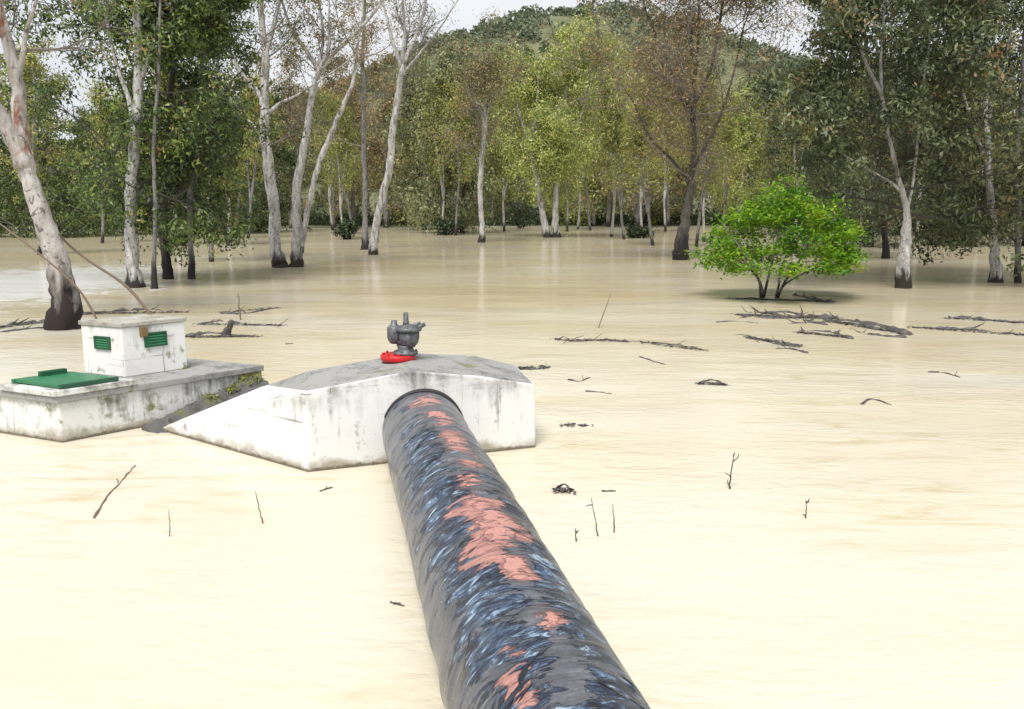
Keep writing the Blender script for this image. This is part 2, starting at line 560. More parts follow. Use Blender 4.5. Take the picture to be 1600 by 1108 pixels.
def pipe_mat():
    """bitumen-wrapped steel pipe: slate wrap torn in ragged hoops, primer and blue film showing.
    Object space: x around (metres of arc from the crown), y along the axis via UV map."""
    m, t, b = new_mat('torn_bitumen_wrap')
    uv = t.nodes.new('ShaderNodeUVMap')
    uv.uv_map = 'wrap'

    def vec(sx, sy, off=(0, 0, 0), rot=0.0):
        mp = t.nodes.new('ShaderNodeMapping')
        mp.inputs['Scale'].default_value = (sx, sy, 1)
        mp.inputs['Location'].default_value = off
        mp.inputs['Rotation'].default_value = (0, 0, rot)
        t.links.new(uv.outputs['UV'], mp.inputs['Vector'])
        return mp.outputs['Vector']
    sep = t.nodes.new('ShaderNodeSeparateXYZ')
    t.links.new(uv.outputs['UV'], sep.inputs[0])
    U, V = sep.outputs['X'], sep.outputs['Y']     # U metres round from the crown, V metres from the block
    # ragged hoops: stretched around the pipe, tilted a little
    hoop = noise(t, vec(1.7, 4.6, (0, 0, 0), 0.32), 1.5, 7, 0.64, 1.1)
    fine = noise(t, vec(2.6, 6.0, (3, 1, 0), 0.40), 1.9, 6, 0.66, 1.6)
    blot = noise(t, vec(1, 1, (7, 2, 0)), 2.6, 5, 0.6, 0.6)
    grain = noise(t, vec(1, 1), 42, 4, 0.7)
    # slate grey skin of the wrap
    skin = ramp(t, [(0.3, (0.05, 0.056, 0.075)), (0.5, (0.115, 0.122, 0.145)), (0.7, (0.23, 0.23, 0.25))])
    t.links.new(math_n(t, 'ADD', math_n(t, 'MULTIPLY', blot, 0.6), math_n(t, 'MULTIPLY', grain, 0.4)), skin.inputs['Fac'])
    # torn film: black and blue flakes, more of them nearer the bank (V grows towards the camera)
    film = ramp(t, [(0.34, (0.006, 0.007, 0.010)), (0.45, (0.020, 0.030, 0.062)), (0.53, (0.055, 0.085, 0.15)), (0.59, (0.14, 0.22, 0.33)), (0.64, (0.42, 0.53, 0.63)), (0.72, (0.07, 0.08, 0.10))])
    t.links.new(fine, film.inputs['Fac'])
    Uw = math_n(t, 'ADD', U, math_n(t, 'MULTIPLY', math_n(t, 'SUBTRACT', blot, 0.5), 0.5))

    def hump(x, c0, half):
        q = math_n(t, 'DIVIDE', math_n(t, 'SUBTRACT', x, c0), half)
        return math_n(t, 'MAXIMUM', math_n(t, 'SUBTRACT', 1.0, math_n(t, 'MULTIPLY', q, q)), -0.6)
    near = mrange(t, V, 3.4, 4.8)                                  # the wrap is torn on both flanks towards the bank
    lefts = hump(Uw, -0.24, 0.20)
    rights = math_n(t, 'MULTIPLY', hump(Uw, 0.25, 0.17), mrange(t, V, 2.4, 4.4))
    start = mrange(t, V, 0.7, 1.8, -0.14, 0.0)
    torn = math_n(t, 'ADD', hoop, math_n(t, 'ADD', math_n(t, 'MULTIPLY', math_n(t, 'MAXIMUM', lefts, rights), 0.14), start))
    torn = math_n(t, 'SUBTRACT', torn, mrange(t, math_n(t, 'ABSOLUTE', U), 0.56, 0.80, 0.0, 0.25))
    torn_m = mrange(t, torn, 0.515, 0.555)
    smear = noise(t, vec(0.7, 9.0, (5, 3, 0), 0.12), 2.0, 5, 0.65, 0.5)
    skin_c = mixc(t, mrange(t, smear, 0.42, 0.56, 0.0, 0.65), skin.outputs['Color'], (0.05, 0.052, 0.06))
    skin_c = mixc(t, mrange(t, smear, 0.60, 0.68, 0.0, 0.5), skin_c, (0.34, 0.34, 0.36))
    torn_m = math_n(t, 'MULTIPLY', torn_m, mrange(t, noise(t, vec(1.3, 3.6, (2, 9, 0), 0.38), 2.6, 5, 0.65, 1.2), 0.36, 0.42))
    c = mixc(t, torn_m, skin_c, film.outputs['Color'])
    # bare salmon primer along the crown, in patches
    pat = math_n(t, 'ADD', math_n(t, 'MULTIPLY', hoop, 0.75), math_n(t, 'MULTIPLY', noise(t, vec(1.2, 4.6, (1.3, 5.1, 0), 0.35), 2.2, 6, 0.7, 0.8), 0.25))

    def blob(v0, hv, u0, hu, amp):
        dv = math_n(t, 'DIVIDE', math_n(t, 'SUBTRACT', V, v0), hv)
        du = math_n(t, 'DIVIDE', math_n(t, 'SUBTRACT', U, u0), hu)
        q = math_n(t, 'ADD', math_n(t, 'MULTIPLY', dv, dv), math_n(t, 'MULTIPLY', du, du))
        return math_n(t, 'MULTIPLY', math_n(t, 'SUBTRACT', 1.0, math_n(t, 'MINIMUM', q, 1.6)), amp)
    where = blob(0.55, 0.35, -0.02, 0.20, 0.15)
    for a in ((1.25, 0.3, 0.04, 0.17, 0.16), (2.0, 0.45, 0.06, 0.17, 0.185), (2.6, 0.28, 0.10, 0.15, 0.155), (3.1, 0.22, 0.02, 0.14, 0.14),
              (3.55, 0.22, -0.02, 0.24, 0.17), (3.95, 0.42, 0.05, 0.27, 0.21), (4.25, 0.25, -0.14, 0.2, 0.14), (5.15, 0.14, 0.05, 0.12, 0.165), (5.6, 0.3, -0.20, 0.12, 0.16), (4.6, 0.2, 0.02, 0.12, 0.13)):
        where = math_n(t, 'MAXIMUM', where, blob(*a))
    prim = mrange(t, math_n(t, 'ADD', pat, where), 0.575, 0.605)
    pc = mixc(t, mrange(t, grain, 0.3, 0.75), (0.40, 0.19, 0.16), (0.54, 0.285, 0.25))
    c = mixc(t, prim, c, pc)
    t.links.new(c, b.inputs['Base Color'])
    ro = math_n(t, 'ADD', math_n(t, 'MULTIPLY', grain, 0.22), 0.12)
    t.links.new(math_n(t, 'ADD', ro, math_n(t, 'MULTIPLY', prim, 0.3)), b.inputs['Roughness'])
    h = math_n(t, 'SUBTRACT', math_n(t, 'ADD', math_n(t, 'MULTIPLY', fine, math_n(t, 'ADD', math_n(t, 'MULTIPLY', torn_m, 0.8), 0.15)), math_n(t, 'MULTIPLY', grain, 0.05)), math_n(t, 'MULTIPLY', prim, 0.25))
    bump(t, b, h, 1.0, 0.045)
    return m


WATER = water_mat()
PIPE = pipe_mat()
HILL, t_, b_ = new_mat('hill_scrub')
n_ = noise(t_, coords(t_), 0.08, 6, 0.6)
r_ = ramp(t_, [(0.35, (0.10, 0.115, 0.06)), (0.6, (0.15, 0.16, 0.085)), (0.75, (0.19, 0.16, 0.10))])
t_.links.new(n_, r_.inputs['Fac'])
t_.links.new(r_.outputs['Color'], b_.inputs['Base Color'])
b_.inputs['Roughness'].default_value = 0.95

# ------------------------------------------------------------------ the setting: water, hill
mb = MB()
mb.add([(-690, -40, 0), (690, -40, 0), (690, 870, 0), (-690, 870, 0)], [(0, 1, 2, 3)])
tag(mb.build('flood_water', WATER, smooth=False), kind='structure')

RNG = np.random.default_rng(7)
RIDGE_Y = 350.0
_rp = [(-2500, 330), (-900, 300), (200, 235), (520, 165), (690, 74), (780, 46), (870, 34), (960, 36), (1060, 52), (1150, 82), (1250, 118), (1400, 190), (1650, 235), (2600, 300), (4000, 330)]
_rx = np.array([atY(a, b, RIDGE_Y).x for a, b in _rp])
_rz = np.array([max(1.5, atY(a, b, RIDGE_Y).z) for a, b in _rp])


def hill_z(x, y):
    k = np.clip((y - 150.0) / (RIDGE_Y - 150.0), -0.05, 1)
    k = np.where(k > 0, k * k * (3 - 2 * k), k * 4)
    back = np.clip((y - RIDGE_Y) / 500.0, 0, 1)
    z = np.interp(x, _rx, _rz) * k * (1 - 0.7 * back)
    return z + 1.6 * np.sin(x * 0.05 + 1.3 * np.sin(y * 0.03)) * np.clip(k, 0, 1)


xs = np.linspace(-690, 690, 139)
ys = np.concatenate([np.linspace(140, 360, 45), np.linspace(380, 870, 16)])
gx, gy = np.meshgrid(xs, ys)
gz = hill_z(gx, gy)
nx = len(xs)
ii = (np.arange(len(ys) - 1)[:, None] * nx + np.arange(nx - 1)[None, :]).ravel()
mb = MB()
mb.add(np.stack([gx, gy, gz], -1).reshape(-1, 3), np.stack([ii, ii + 1, ii + nx + 1, ii + nx], -1))
tag(mb.build('hill', HILL), kind='structure')

# far woodland that reads as one mass over the hill
mb = MB()
n = 1500
hx = RNG.uniform(-190, 230, n)
hy = 150 + 215 * RNG.uniform(0, 1, n) ** 0.7
hr = RNG.uniform(2.2, 4.6, n)
hz = hill_z(hx, hy)
for x, y, z, r in zip(hx, hy, hz, hr):
    k = 70
    d = RNG.normal(0, 1, (k, 3))
    d /= np.linalg.norm(d, axis=1)[:, None]
    d[:, 2] = np.abs(d[:, 2]) * 1.15
    c = np.array([x, y, z - 0.2]) + d * r * RNG.uniform(0.75, 1.05, (k, 1))
    V, Q = leaf_quads(c, 1.5, 1.0, RNG, 0.0)
    mb.add(V, Q, 0, np.clip(0.5 + RNG.normal(0, 0.15) + RNG.normal(0, 0.12, k), 0, 1))
tag(mb.build('hill_woodland', LEAF['hill'], smooth=False), 'green scrub and trees covering the distant hill', None, None, 'stuff')


# ------------------------------------------------------------------ trees
def unit(v):
    return v / (np.linalg.norm(v) + 1e-9)


def branch_path(rng, start, d, L, n=4, wob=0.18, lift=0.15):
    p = [np.array(start, dtype=float)]
    d = unit(np.array(d, dtype=float))
    for k in range(n):
        d = unit(d + rng.normal(0, wob, 3) + np.array([0, 0, lift]))
        p.append(p[-1] + d * L / n)
    return np.array(p)


def make_crown(rng, stems, n1, L1, elev=(0.1, 0.9), t0=0.3, n2=5, n3=3, leaves=12000, leaf=(0.2, 0.07), spread=0.35, droop=0.5,
               twig_r=0.012, bare=0.0, top_bias=1.0, lift=0.12, tint=0.5, hang=0.0, flat=0.0, open_side=False):
    """branches, twigs (material 0) and leaves (material 1) round the given stems; returns an MB"""
    mb = MB()
    lens = np.array([np.linalg.norm(np.diff(s[0], axis=0), axis=1).sum() for s in stems])
    tips = []
    az = rng.uniform(0, 6.28)
    for i in range(n1):
        s = rng.choice(len(stems), p=lens / lens.sum())
        P, R = stems[s]
        t = t0 + (1 - t0) * ((i + rng.uniform()) / n1) ** top_bias
        f = t * (len(P) - 1)
        a = min(int(f), len(P) - 2)
        st = P[a] + (P[a + 1] - P[a]) * (f - a)
        r = R[a]
        az += 2.4 + rng.normal(0, 0.4)
        e = rng.uniform(*elev)
        L = L1 * rng.uniform(0.6, 1.25) * (1.0 - 0.55 * max(0, (t - 0.45) / 0.55))
        d = np.array([math.cos(az) * math.cos(e), math.sin(az) * math.cos(e), math.sin(e)])
        if open_side and d[1] < 0.1:            # few boughs on the water side, where the trunk stands bare
            d[1] = abs(d[1]) * 0.8 + 0.1
        bp = branch_path(rng, st, d, L, 5, 0.16, lift)
        r0 = max(twig_r, min(r * 0.45, 0.012 + L * 0.010))
        mb.add(*tube(*smooth_path(bp, np.linspace(r0, twig_r, 6), 2), 5, cap=False), 0)
        for j in range(n2):
            tt = rng.uniform(0.25, 1.0)
            g = tt * 5
            a = min(int(g), 4)
            st2 = bp[a] + (bp[a + 1] - bp[a]) * (g - a)
            d2 = unit(unit(bp[a + 1] - bp[a]) + rng.normal(0, 0.75, 3))
            L2 = L * rng.uniform(0.25, 0.5)
            b2 = branch_path(rng, st2, d2, L2, 3, 0.25, lift - hang * 0.6)
            mb.add(*tube(b2, np.linspace(max(twig_r, r0 * 0.4), twig_r * 0.7, 4), 4, cap=False), 0)
            tips.append(b2[2]); tips.append(b2[3])
            for k in range(n3):
                a = rng.integers(1, 4)
                d3 = unit(unit(b2[a] - b2[a - 1]) + rng.normal(0, 0.8, 3) - np.array([0, 0, hang]))
                b3 = branch_path(rng, b2[a], d3, L2 * rng.uniform(0.4, 0.8), 2, 0.3, lift - hang)
                mb.add(*tube(b3, np.linspace(twig_r * 0.8, twig_r * 0.5, 3), 3, cap=False), 0)
                tips.append(b3[1]); tips.append(b3[2])
    tips = np.array(tips)
    if bare > 0:
        tips = tips[rng.uniform(size=len(tips)) > bare]
    if leaves and len(tips):
        ci = rng.integers(0, len(tips), leaves)
        ct = rng.normal(0, 0.23, len(tips))
        sc = spread * rng.uniform(0.5, 1.3, len(tips))
        off = rng.normal(0, 1, (leaves, 3)) * sc[ci][:, None]
        off[:, 2] *= 0.75
        off[:, 2] -= hang * spread
        nr = off / sc[ci][:, None] * 0.55 + np.array([0, 0, 0.5]) + rng.normal(0, 0.38, (leaves, 3))
        nr /= np.linalg.norm(nr, axis=1)[:, None] + 1e-9
        V, Q = leaf_quads(tips[ci] + off, leaf[0], leaf[1], rng, droop, flat, nr)
        mb.add(V, Q, 1, np.clip(tint + ct[ci] + rng.normal(0, 0.07, leaves), 0, 1))
    return mb


def stem_from_px(pts, w, Y, rng, dy=0.0):
    """pts in photo pixels, w pixel widths, at distance Y (+dy metres over its length)"""
    n = len(pts)
    P = [np.array(atY(a, b, Y + dy * i / max(1, n - 1))) for i, (a, b) in enumerate(pts)]
    return P, [x * pxm(Y) * 0.5 * (0.95 if i == 0 else 0.80) for i, x in enumerate(w)]


def hero_tree(name, label, cat, stems, limbs, bark, species, seed, group=None, ext=0.0, twig=None, crown=None, sides=10, trunk_label=None):
    """a tree whose trunk and limbs follow the photograph; stems/limbs are (pixel points, pixel widths[, dy]).
    ext continues the stems upward out of view by that many metres"""
    rng = np.random.default_rng(seed)
    b = ground(*stems[0][0][0])
    Y = b.y
    root = empty(name, (b.x, b.y, 0), label, cat, group)
    O = np.array([b.x, b.y, 0.0])
    sp = []
    for part, lst in (('trunk', stems), ('limb', limbs)):
        for item in lst:
            P, R = stem_from_px(item[0], item[1], Y, rng, item[2] if len(item) > 2 else 0.0)
            if part == 'trunk':
                P[0] = np.array(ground(*item[0][0]))
                P = [P[0] + np.array([0, 0, -0.35])] + P
                R = [R[0] * 1.12] + R
            e = item[3] if len(item) > 3 else ext
            if e:
                d = unit(P[-1] - P[-2])
                r = R[-1]
                for k in range(3):
                    d = unit(d + rng.normal(0, 0.12, 3) + np.array([0, 0, 0.1]))
                    P.append(P[-1] + d * e / 3)
                    R.append(max(0.012, r * (1 - 0.3 * (k + 1))))
            P, R = smooth_path(np.array(P) - O, R, 5)
            P[1:-1] += rng.normal(0, 1, P[1:-1].shape) * (R[1:-1] * 0.10)[:, None]
            o = MB().add(*tube(P, R, sides, rng, 0.05)).build(part, BARK[bark], root)
            sp.append((P, R))
    if crown:
        tw = twig or TWIG
        c = make_crown(rng, sp, **crown).build('crown', [tw, LEAF[species]], root, smooth=False)
    return root


FW = 'tree'
# the big peeling eucalyptus behind the hut
hero_tree('eucalyptus_tree', 'stout leaning eucalyptus with peeling red-brown bark and blackened foot behind the white hut', FW,
          [([(105, 513), (100, 460), (90, 410), (72, 358), (50, 295), (36, 240), (28, 140), (12, 65), (0, 20)], [60, 50, 42, 37, 32, 28, 24, 20, 17])],
          [([(40, 262), (16, 205), (-8, 165), (-40, 100)], [34, 30, 26, 20]), ([(27, 130), (36, 84), (42, 45), (60, -10)], [12, 9, 7, 5])],
          'peel', 'dark', 11, ext=4.5, sides=14,
          crown=dict(n1=26, L1=3.2, t0=0.62, n2=6, n3=3, leaves=13000, leaf=(0.15, 0.04), spread=0.24, elev=(-0.1, 0.8), hang=0.35, bare=0.25))
hero_tree('eucalyptus_tree', 'straight pale eucalyptus rising from the water beyond the hut, dark leaves all round it', FW,
          [([(212, 449), (206, 410), (205, 350), (206, 290), (211, 220), (216, 150), (217, 80), (214, 10)], [32, 24, 24, 22, 20, 19, 17, 15])],
          [([(212, 200), (200, 150), (180, 95), (165, 20)], [11, 9, 7, 5]), ([(217, 130), (235, 85), (252, 20)], [10, 8, 5])],
          'pale', 'dark', 12, ext=5,
          crown=dict(open_side=True, n1=46, L1=4.0, t0=0.26, n2=6, n3=3, leaves=30000, leaf=(0.20, 0.075), spread=0.27, elev=(-0.25, 0.7), hang=0.3, bare=0.4), twig=TWIG_DARK)
for k, (pts, wd, lab) in enumerate((
        ([(241, 451), (241, 400), (243, 320), (240, 230), (248, 120), (250, 20)], [12, 8, 8, 7, 6, 5], 'thin dark sapling standing close beside the straight pale eucalyptus'),
        ([(263, 436), (258, 395), (254, 345), (262, 260), (266, 150), (280, 40)], [19, 16, 17, 13, 11, 8], 'short dark-footed tree with leafy sprouts near the straight pale eucalyptus'),
        ([(300, 436), (298, 385), (296, 330), (304, 240), (312, 140), (320, 40)], [13, 10, 11, 9, 8, 7], 'slim grey-footed tree with drooping dark leaves over open water'),
        ([(331, 409), (330, 370), (328, 310), (334, 220), (338, 120), (346, 40)], [9, 8, 8, 7, 7, 5], 'slim dark tree with leaf-hung stem in front of the far water'))):
    hero_tree('slender_tree', lab, FW, [(pts, wd)], [], 'grey' if k != 1 else 'dark', 'dark', 20 + k, ext=3,
              crown=dict(n1=34, L1=1.9, t0=0.26, n2=5, n3=3, leaves=14000, leaf=(0.19, 0.072), open_side=True, spread=0.27, elev=(-0.3, 0.6), hang=0.35, bare=0.4), twig=TWIG_DARK)
hero_tree('eucalyptus_tree', 'white-trunked eucalyptus with two side limbs, closest neighbour of the leaning pair', FW,
          [([(437, 418), (430, 385), (428, 330), (421, 270), (415, 215), (413, 150), (415, 90), (408, 20)], [27, 22, 22, 21, 19, 17, 14, 11])],
          [([(410, 152), (390, 130), (372, 108), (352, 60), (338, 0)], [11, 9, 8, 6, 5]), ([(420, 176), (440, 160), (462, 150)], [7, 6, 4]), ([(408, 215), (398, 196), (386, 186)], [6, 5, 3]),
           ([(415, 85), (428, 40), (440, -10)], [9, 7, 5])],
          'pale', 'grey', 13, ext=4,
          crown=dict(n1=24, L1=3.2, t0=0.42, n2=6, n3=4, leaves=7000, leaf=(0.19, 0.06), spread=0.34, bare=0.3, elev=(0.1, 1.0)))
hero_tree('eucalyptus_tree', 'pale eucalyptus with forked bare top whose twin stem leans away from it', FW,
          [([(464, 417), (464, 370), (463, 310), (471, 250), (480, 200), (490, 140), (500, 108)], [24, 19, 18, 15, 13, 12, 10])],
          [([(500, 110), (520, 85), (545, 62), (580, 25), (610, -20)], [9, 8, 7, 6, 4]), ([(499, 112), (478, 78), (455, 45), (440, 0)], [8, 7, 6, 4]),
           ([(498, 105), (505, 60), (500, 10)], [7, 5, 4]),
           ([(470, 395), (480, 330), (497, 260), (515, 215), (538, 160), (552, 125), (560, 60)], [10, 11, 11, 10, 8, 6, 4])],
          'pale', 'russet', 14, ext=3,
          crown=dict(n1=26, L1=3.0, t0=0.5, n2=6, n3=4, leaves=6500, leaf=(0.17, 0.055), spread=0.32, bare=0.4, elev=(0.1, 1.1)))
hero_tree('slender_tree', 'thin grey tree with sparse twigs just beside the curved dark-footed trunk', FW,
          [([(571, 390), (570, 340), (570, 280), (568, 210), (570, 150), (566, 90), (570, 10)], [15, 10, 10, 9, 9, 7, 6])], [],
          'grey', 'russet', 15, ext=4,
          crown=dict(n1=24, L1=3.4, t0=0.35, n2=5, n3=4, leaves=6000, leaf=(0.18, 0.06), spread=0.35, bare=0.35, elev=(0.1, 1.1)))
hero_tree('eucalyptus_tree', 'curved pale trunk with black foot and wide bare twiggy top against the sky', FW,
          [([(583, 398), (587, 355), (597, 310), (609, 255), (615, 195), (624, 135), (630, 100)], [17, 15, 15, 14, 13, 11, 10])],
          [([(630, 100), (648, 60), (662, 20), (668, -20)], [9, 7, 5, 4]), ([(628, 106), (612, 60), (600, 10)], [8, 6, 4]), ([(626, 120), (655, 85), (690, 40)], [6, 4, 3]),
           ([(629, 100), (632, 50), (628, -10)], [8, 6, 4])],
          'pale', 'russet', 16, ext=2.5,
          crown=dict(n1=34, L1=3.8, t0=0.5, n2=7, n3=5, leaves=5000, leaf=(0.16, 0.05), spread=0.35, bare=0.5, elev=(0.2, 1.2), twig_r=0.014))
hero_tree('slender_tree', 'slim white tree with peeling foot standing alone in the middle of the water', FW,
          [([(753, 379), (753, 350), (750, 300), (753, 245), (758, 190), (757, 140), (760, 80)], [13, 10, 10, 10, 9, 7, 4])],
          [([(757, 185), (745, 160), (735, 130)], [5, 4, 3]), ([(758, 180), (770, 155), (778, 120)], [5, 4, 3])],
          'pale', 'russet', 17,
          crown=dict(n1=24, L1=4.2, t0=0.55, n2=6, n3=4, leaves=7000, leaf=(0.24, 0.085), spread=0.5, bare=0.2, elev=(0.2, 1.1), twig_r=0.02))
hero_tree('birch_like_tree', 'twin white stems under a tall bright yellow-green crown', FW,
          [([(855, 371), (847, 330), (839, 280), (831, 240), (838, 180), (842, 110)], [14, 11, 10, 9, 7, 4]),
           ([(869, 371), (867, 330), (872, 270), (870, 240), (880, 170), (893, 90), (897, 62)], [16, 11, 11, 9, 8, 5, 3])],
          [([(872, 262), (900, 200), (925, 130), (935, 80)], [6, 5, 4, 3]), ([(833, 238), (812, 180), (800, 110)], [6, 4, 3])],
          'pale', 'yellow', 18, twig=TWIG,
          crown=dict(n1=54, L1=5.0, t0=0.34, n2=7, n3=3, leaves=46000, leaf=(0.28, 0.11), spread=0.5, elev=(0.0, 1.0), hang=0.5, tint=0.52, twig_r=0.018))
hero_tree('bare_tree', 'thick black-footed tree with huge thin grey-brown crown of bare twigs behind the green bush', FW,
          [([(1063, 406), (1066, 375), (1072, 340), (1080, 280), (1085, 220), (1082, 150), (1090, 80), (1092, 20)], [28, 26, 18, 12, 10, 8, 5, 4])],
          [([(1083, 262), (1100, 232), (1122, 190), (1145, 120), (1160, 50)], [7, 6, 5, 4, 3]), ([(1084, 190), (1060, 140), (1035, 80), (1010, 20)], [8, 7, 5, 4]),
           ([(1085, 160), (1110, 110), (1122, 50), (1130, 0)], [8, 6, 5, 4]), ([(1078, 290), (1050, 250), (1015, 215), (990, 160)], [7, 6, 5, 3])],
          'dark', 'russet', 19, ext=2.0, twig=TWIG,
          crown=dict(n1=74, L1=4.6, t0=0.28, n2=8, n3=6, leaves=36000, leaf=(0.17, 0.06), spread=0.5, bare=0.15, elev=(0.0, 1.1), twig_r=0.015, tint=0.42))
hero_tree('eucalyptus_tree', 'pale thick-footed eucalyptus with leaning stem, standing in water past the green bush', FW,
          [([(1411, 450), (1412, 410), (1416, 370), (1416, 325), (1404, 280), (1394, 235), (1383, 180), (1376, 110), (1380, 40)], [28, 26, 20, 12, 9, 8, 7, 6, 5])],
          [([(1414, 340), (1424, 300), (1432, 240), (1440, 150), (1452, 60)], [6, 5, 5, 4, 3]), ([(1408, 300), (1392, 285), (1376, 275)], [6, 5, 3]), ([(1378, 150), (1350, 90), (1330, 20)], [7, 6, 4])],
          'pale', 'grey', 31, ext=4,
          crown=dict(n1=56, L1=4.0, t0=0.27, n2=6, n3=3, leaves=40000, leaf=(0.20, 0.075), spread=0.27, elev=(-0.2, 0.9), hang=0.3, tint=0.38, bare=0.25), twig=TWIG_DARK)
hero_tree('eucalyptus_tree', 'dark-footed eucalyptus with pale slim stem nearly at the edge of the wood', FW,
          [([(1556, 441), (1554, 400), (1552, 350), (1546, 290), (1544, 230), (1540, 170), (1545, 90), (1538, 20)], [24, 18, 15, 13, 12, 10, 9, 7])],
          [([(1545, 260), (1520, 200), (1500, 120), (1490, 30)], [7, 6, 5, 4]), ([(1541, 180), (1565, 120), (1580, 40)], [6, 5, 4])],
          'pale', 'grey', 32, ext=4,
          crown=dict(open_side=True, n1=46, L1=4.0, t0=0.26, n2=6, n3=3, leaves=28000, leaf=(0.20, 0.075), spread=0.27, elev=(-0.2, 0.9), hang=0.3, tint=0.45, bare=0.42), twig=TWIG_DARK)
hero_tree('slender_tree', 'slim dark trunk beside the dark-footed eucalyptus at the edge of the wood', FW,
          [([(1590, 442), (1590, 400), (1592, 340), (1588, 260), (1596, 160), (1600, 60)], [12, 11, 10, 9, 8, 6])], [],
          'grey', 'grey', 33, ext=4,
          crown=dict(n1=36, L1=3.4, t0=0.2, n2=6, n3=3, leaves=13000, leaf=(0.24, 0.09), spread=0.27, elev=(-0.2, 0.9), hang=0.3, tint=0.45, bare=0.42), twig=TWIG_DARK)
hero_tree('slender_tree', 'slim dark tree just behind the pale thick-footed eucalyptus', FW,
          [([(1384, 404), (1383, 370), (1380, 320), (1370, 240), (1360, 140), (1350, 40)], [14, 11, 10, 9, 8, 6])], [],
          'dark', 'grey', 34, ext=3,
          crown=dict(n1=40, L1=3.8, t0=0.22, n2=6, n3=3, leaves=16000, leaf=(0.25, 0.09), spread=0.28, elev=(-0.2, 0.9), hang=0.3, tint=0.4, bare=0.4), twig=TWIG_DARK)

# ---- the wood behind: prototypes of each kind, then copies with their own place, turn and size
PROTO_H = 14.0


def proto(species, bark, seed, shape):
    rng = np.random.default_rng(seed)
    lean = rng.normal(0, 0.5, 2)
    P = np.array([[0, 0, -0.4], [0, 0, 0.0], [lean[0] * 0.4, lean[1] * 0.4, 3.0], [lean[0] * 0.3, lean[1], 6.5], [lean[0], lean[1] * 0.7, 10], [lean[0] * 1.3, lean[1], 13.2]])
    R = np.array([0.30, 0.26, 0.19, 0.14, 0.09, 0.03]) * (0.62 if species == 'thin' else 1.0)
    stems = [smooth_path(P, R, 4)]
    if shape.pop('fork', False):
        Q = np.array([P[2], P[2] + (0.5, 0.3, 2.5), P[2] + (1.0, 0.2, 5.5), P[2] + (1.4, 0.5, 8.5)])
        stems.append(smooth_path(Q, [0.14, 0.11, 0.08, 0.03], 4))
    tm = MB()
    for s in stems:
        tm.add(*tube(s[0], s[1], 8, rng, 0.05))
    cm = make_crown(rng, stems, **shape)
    return tm.mesh('trunk', BARK['grey' if species == 'thin' and seed % 2 else bark]), cm.mesh('crown', [TWIG_DARK if bark == 'dark' else TWIG, LEAF['olive' if species == 'thin' else species]], False)


COLOUR = {'dark': 'dark green', 'grey': 'grey-green', 'olive': 'olive', 'russet': 'sparse russet', 'pale': 'pale bushy', 'yellow': 'yellow-green', 'thin': 'slender pale-stemmed'}
PROTOS = {}
for sp, bk, sh in (
        ('dark', 'grey', dict(n1=40, L1=3.6, t0=0.14, n2=5, n3=2, leaves=12000, leaf=(0.30, 0.12), spread=0.4, elev=(-0.3, 0.7), hang=0.3, twig_r=0.02, bare=0.35)),
        ('grey', 'dark', dict(n1=40, L1=3.6, t0=0.14, n2=5, n3=2, leaves=11000, leaf=(0.28, 0.11), spread=0.4, elev=(-0.2, 0.8), hang=0.3, twig_r=0.02, bare=0.35, tint=0.42)),
        ('olive', 'grey', dict(n1=36, L1=3.4, t0=0.22, n2=5, n3=3, leaves=10000, leaf=(0.30, 0.12), spread=0.4, elev=(-0.1, 1.0), hang=0.2, twig_r=0.02, bare=0.35, fork=True)),
        ('russet', 'grey', dict(n1=34, L1=3.4, t0=0.25, n2=6, n3=4, leaves=6500, leaf=(0.28, 0.10), spread=0.4, elev=(0.1, 1.1), twig_r=0.02, bare=0.3, fork=True)),
        ('pale', 'dark', dict(n1=36, L1=3.6, t0=0.22, n2=5, n3=2, leaves=11000, leaf=(0.32, 0.13), spread=0.45, elev=(-0.1, 0.9), hang=0.4, twig_r=0.02, bare=0.35)),
        ('thin', 'pale', dict(n1=22, L1=2.6, t0=0.5, n2=5, n3=3, leaves=5000, leaf=(0.28, 0.10), spread=0.4, elev=(0.1, 1.1), twig_r=0.02, bare=0.3, hang=0.2, fork=True)),
        ('yellow', 'pale', dict(n1=36, L1=3.2, t0=0.25, n2=5, n3=2, leaves=9000, leaf=(0.32, 0.13), spread=0.4, elev=(0.0, 1.0), hang=0.4, twig_r=0.02, bare=0.35))):
    PROTOS[sp] = [proto(sp, bk, 100 + 10 * list(COLOUR).index(sp) + q, dict(sh)) for q in range(2)]

WORDS = {
    'dark': ('dark green tree crowded in the wood behind the white-trunked eucalyptus', 'dark green trees of the flooded wood by the hut'),
    'grey': ('dark grey-green tree massed in the wood behind the green bush and pale eucalyptus', 'grey-green trees of the wood past the green bush'),
    'olive': ('olive-green tree in the far row along the drowned bank', 'olive trees of the far row'),
    'russet': ('thin brownish tree with sparse russet leaves in the far wood below the hill', 'russet trees of the far wood'),
    'pale': ('pale grey-green bushy tree with dark trunk near the lone slim white tree', 'pale grey-green trees by the lone white tree'),
    'thin': ('', 'slender pale-stemmed trees standing in the far water'),
    'yellow': ('yellow-green tree behind the huge bare crown of the black-footed tree', 'yellow-green trees behind the bare crown'),
}
# species, px of foot, py of foot on the water, py of top, width factor
FOREST = []
r2 = random.Random(5)


def row(sp, x0, x1, nn, by, top, wf=1.0, jx=14, jt=25):
    for k in range(nn):
        x = x0 + (x1 - x0) * (k + 0.5) / nn + r2.uniform(-jx, jx)
        FOREST.append((sp, x, by + r2.uniform(-4, 4), top + r2.uniform(-jt, jt), wf * r2.uniform(0.85, 1.2)))


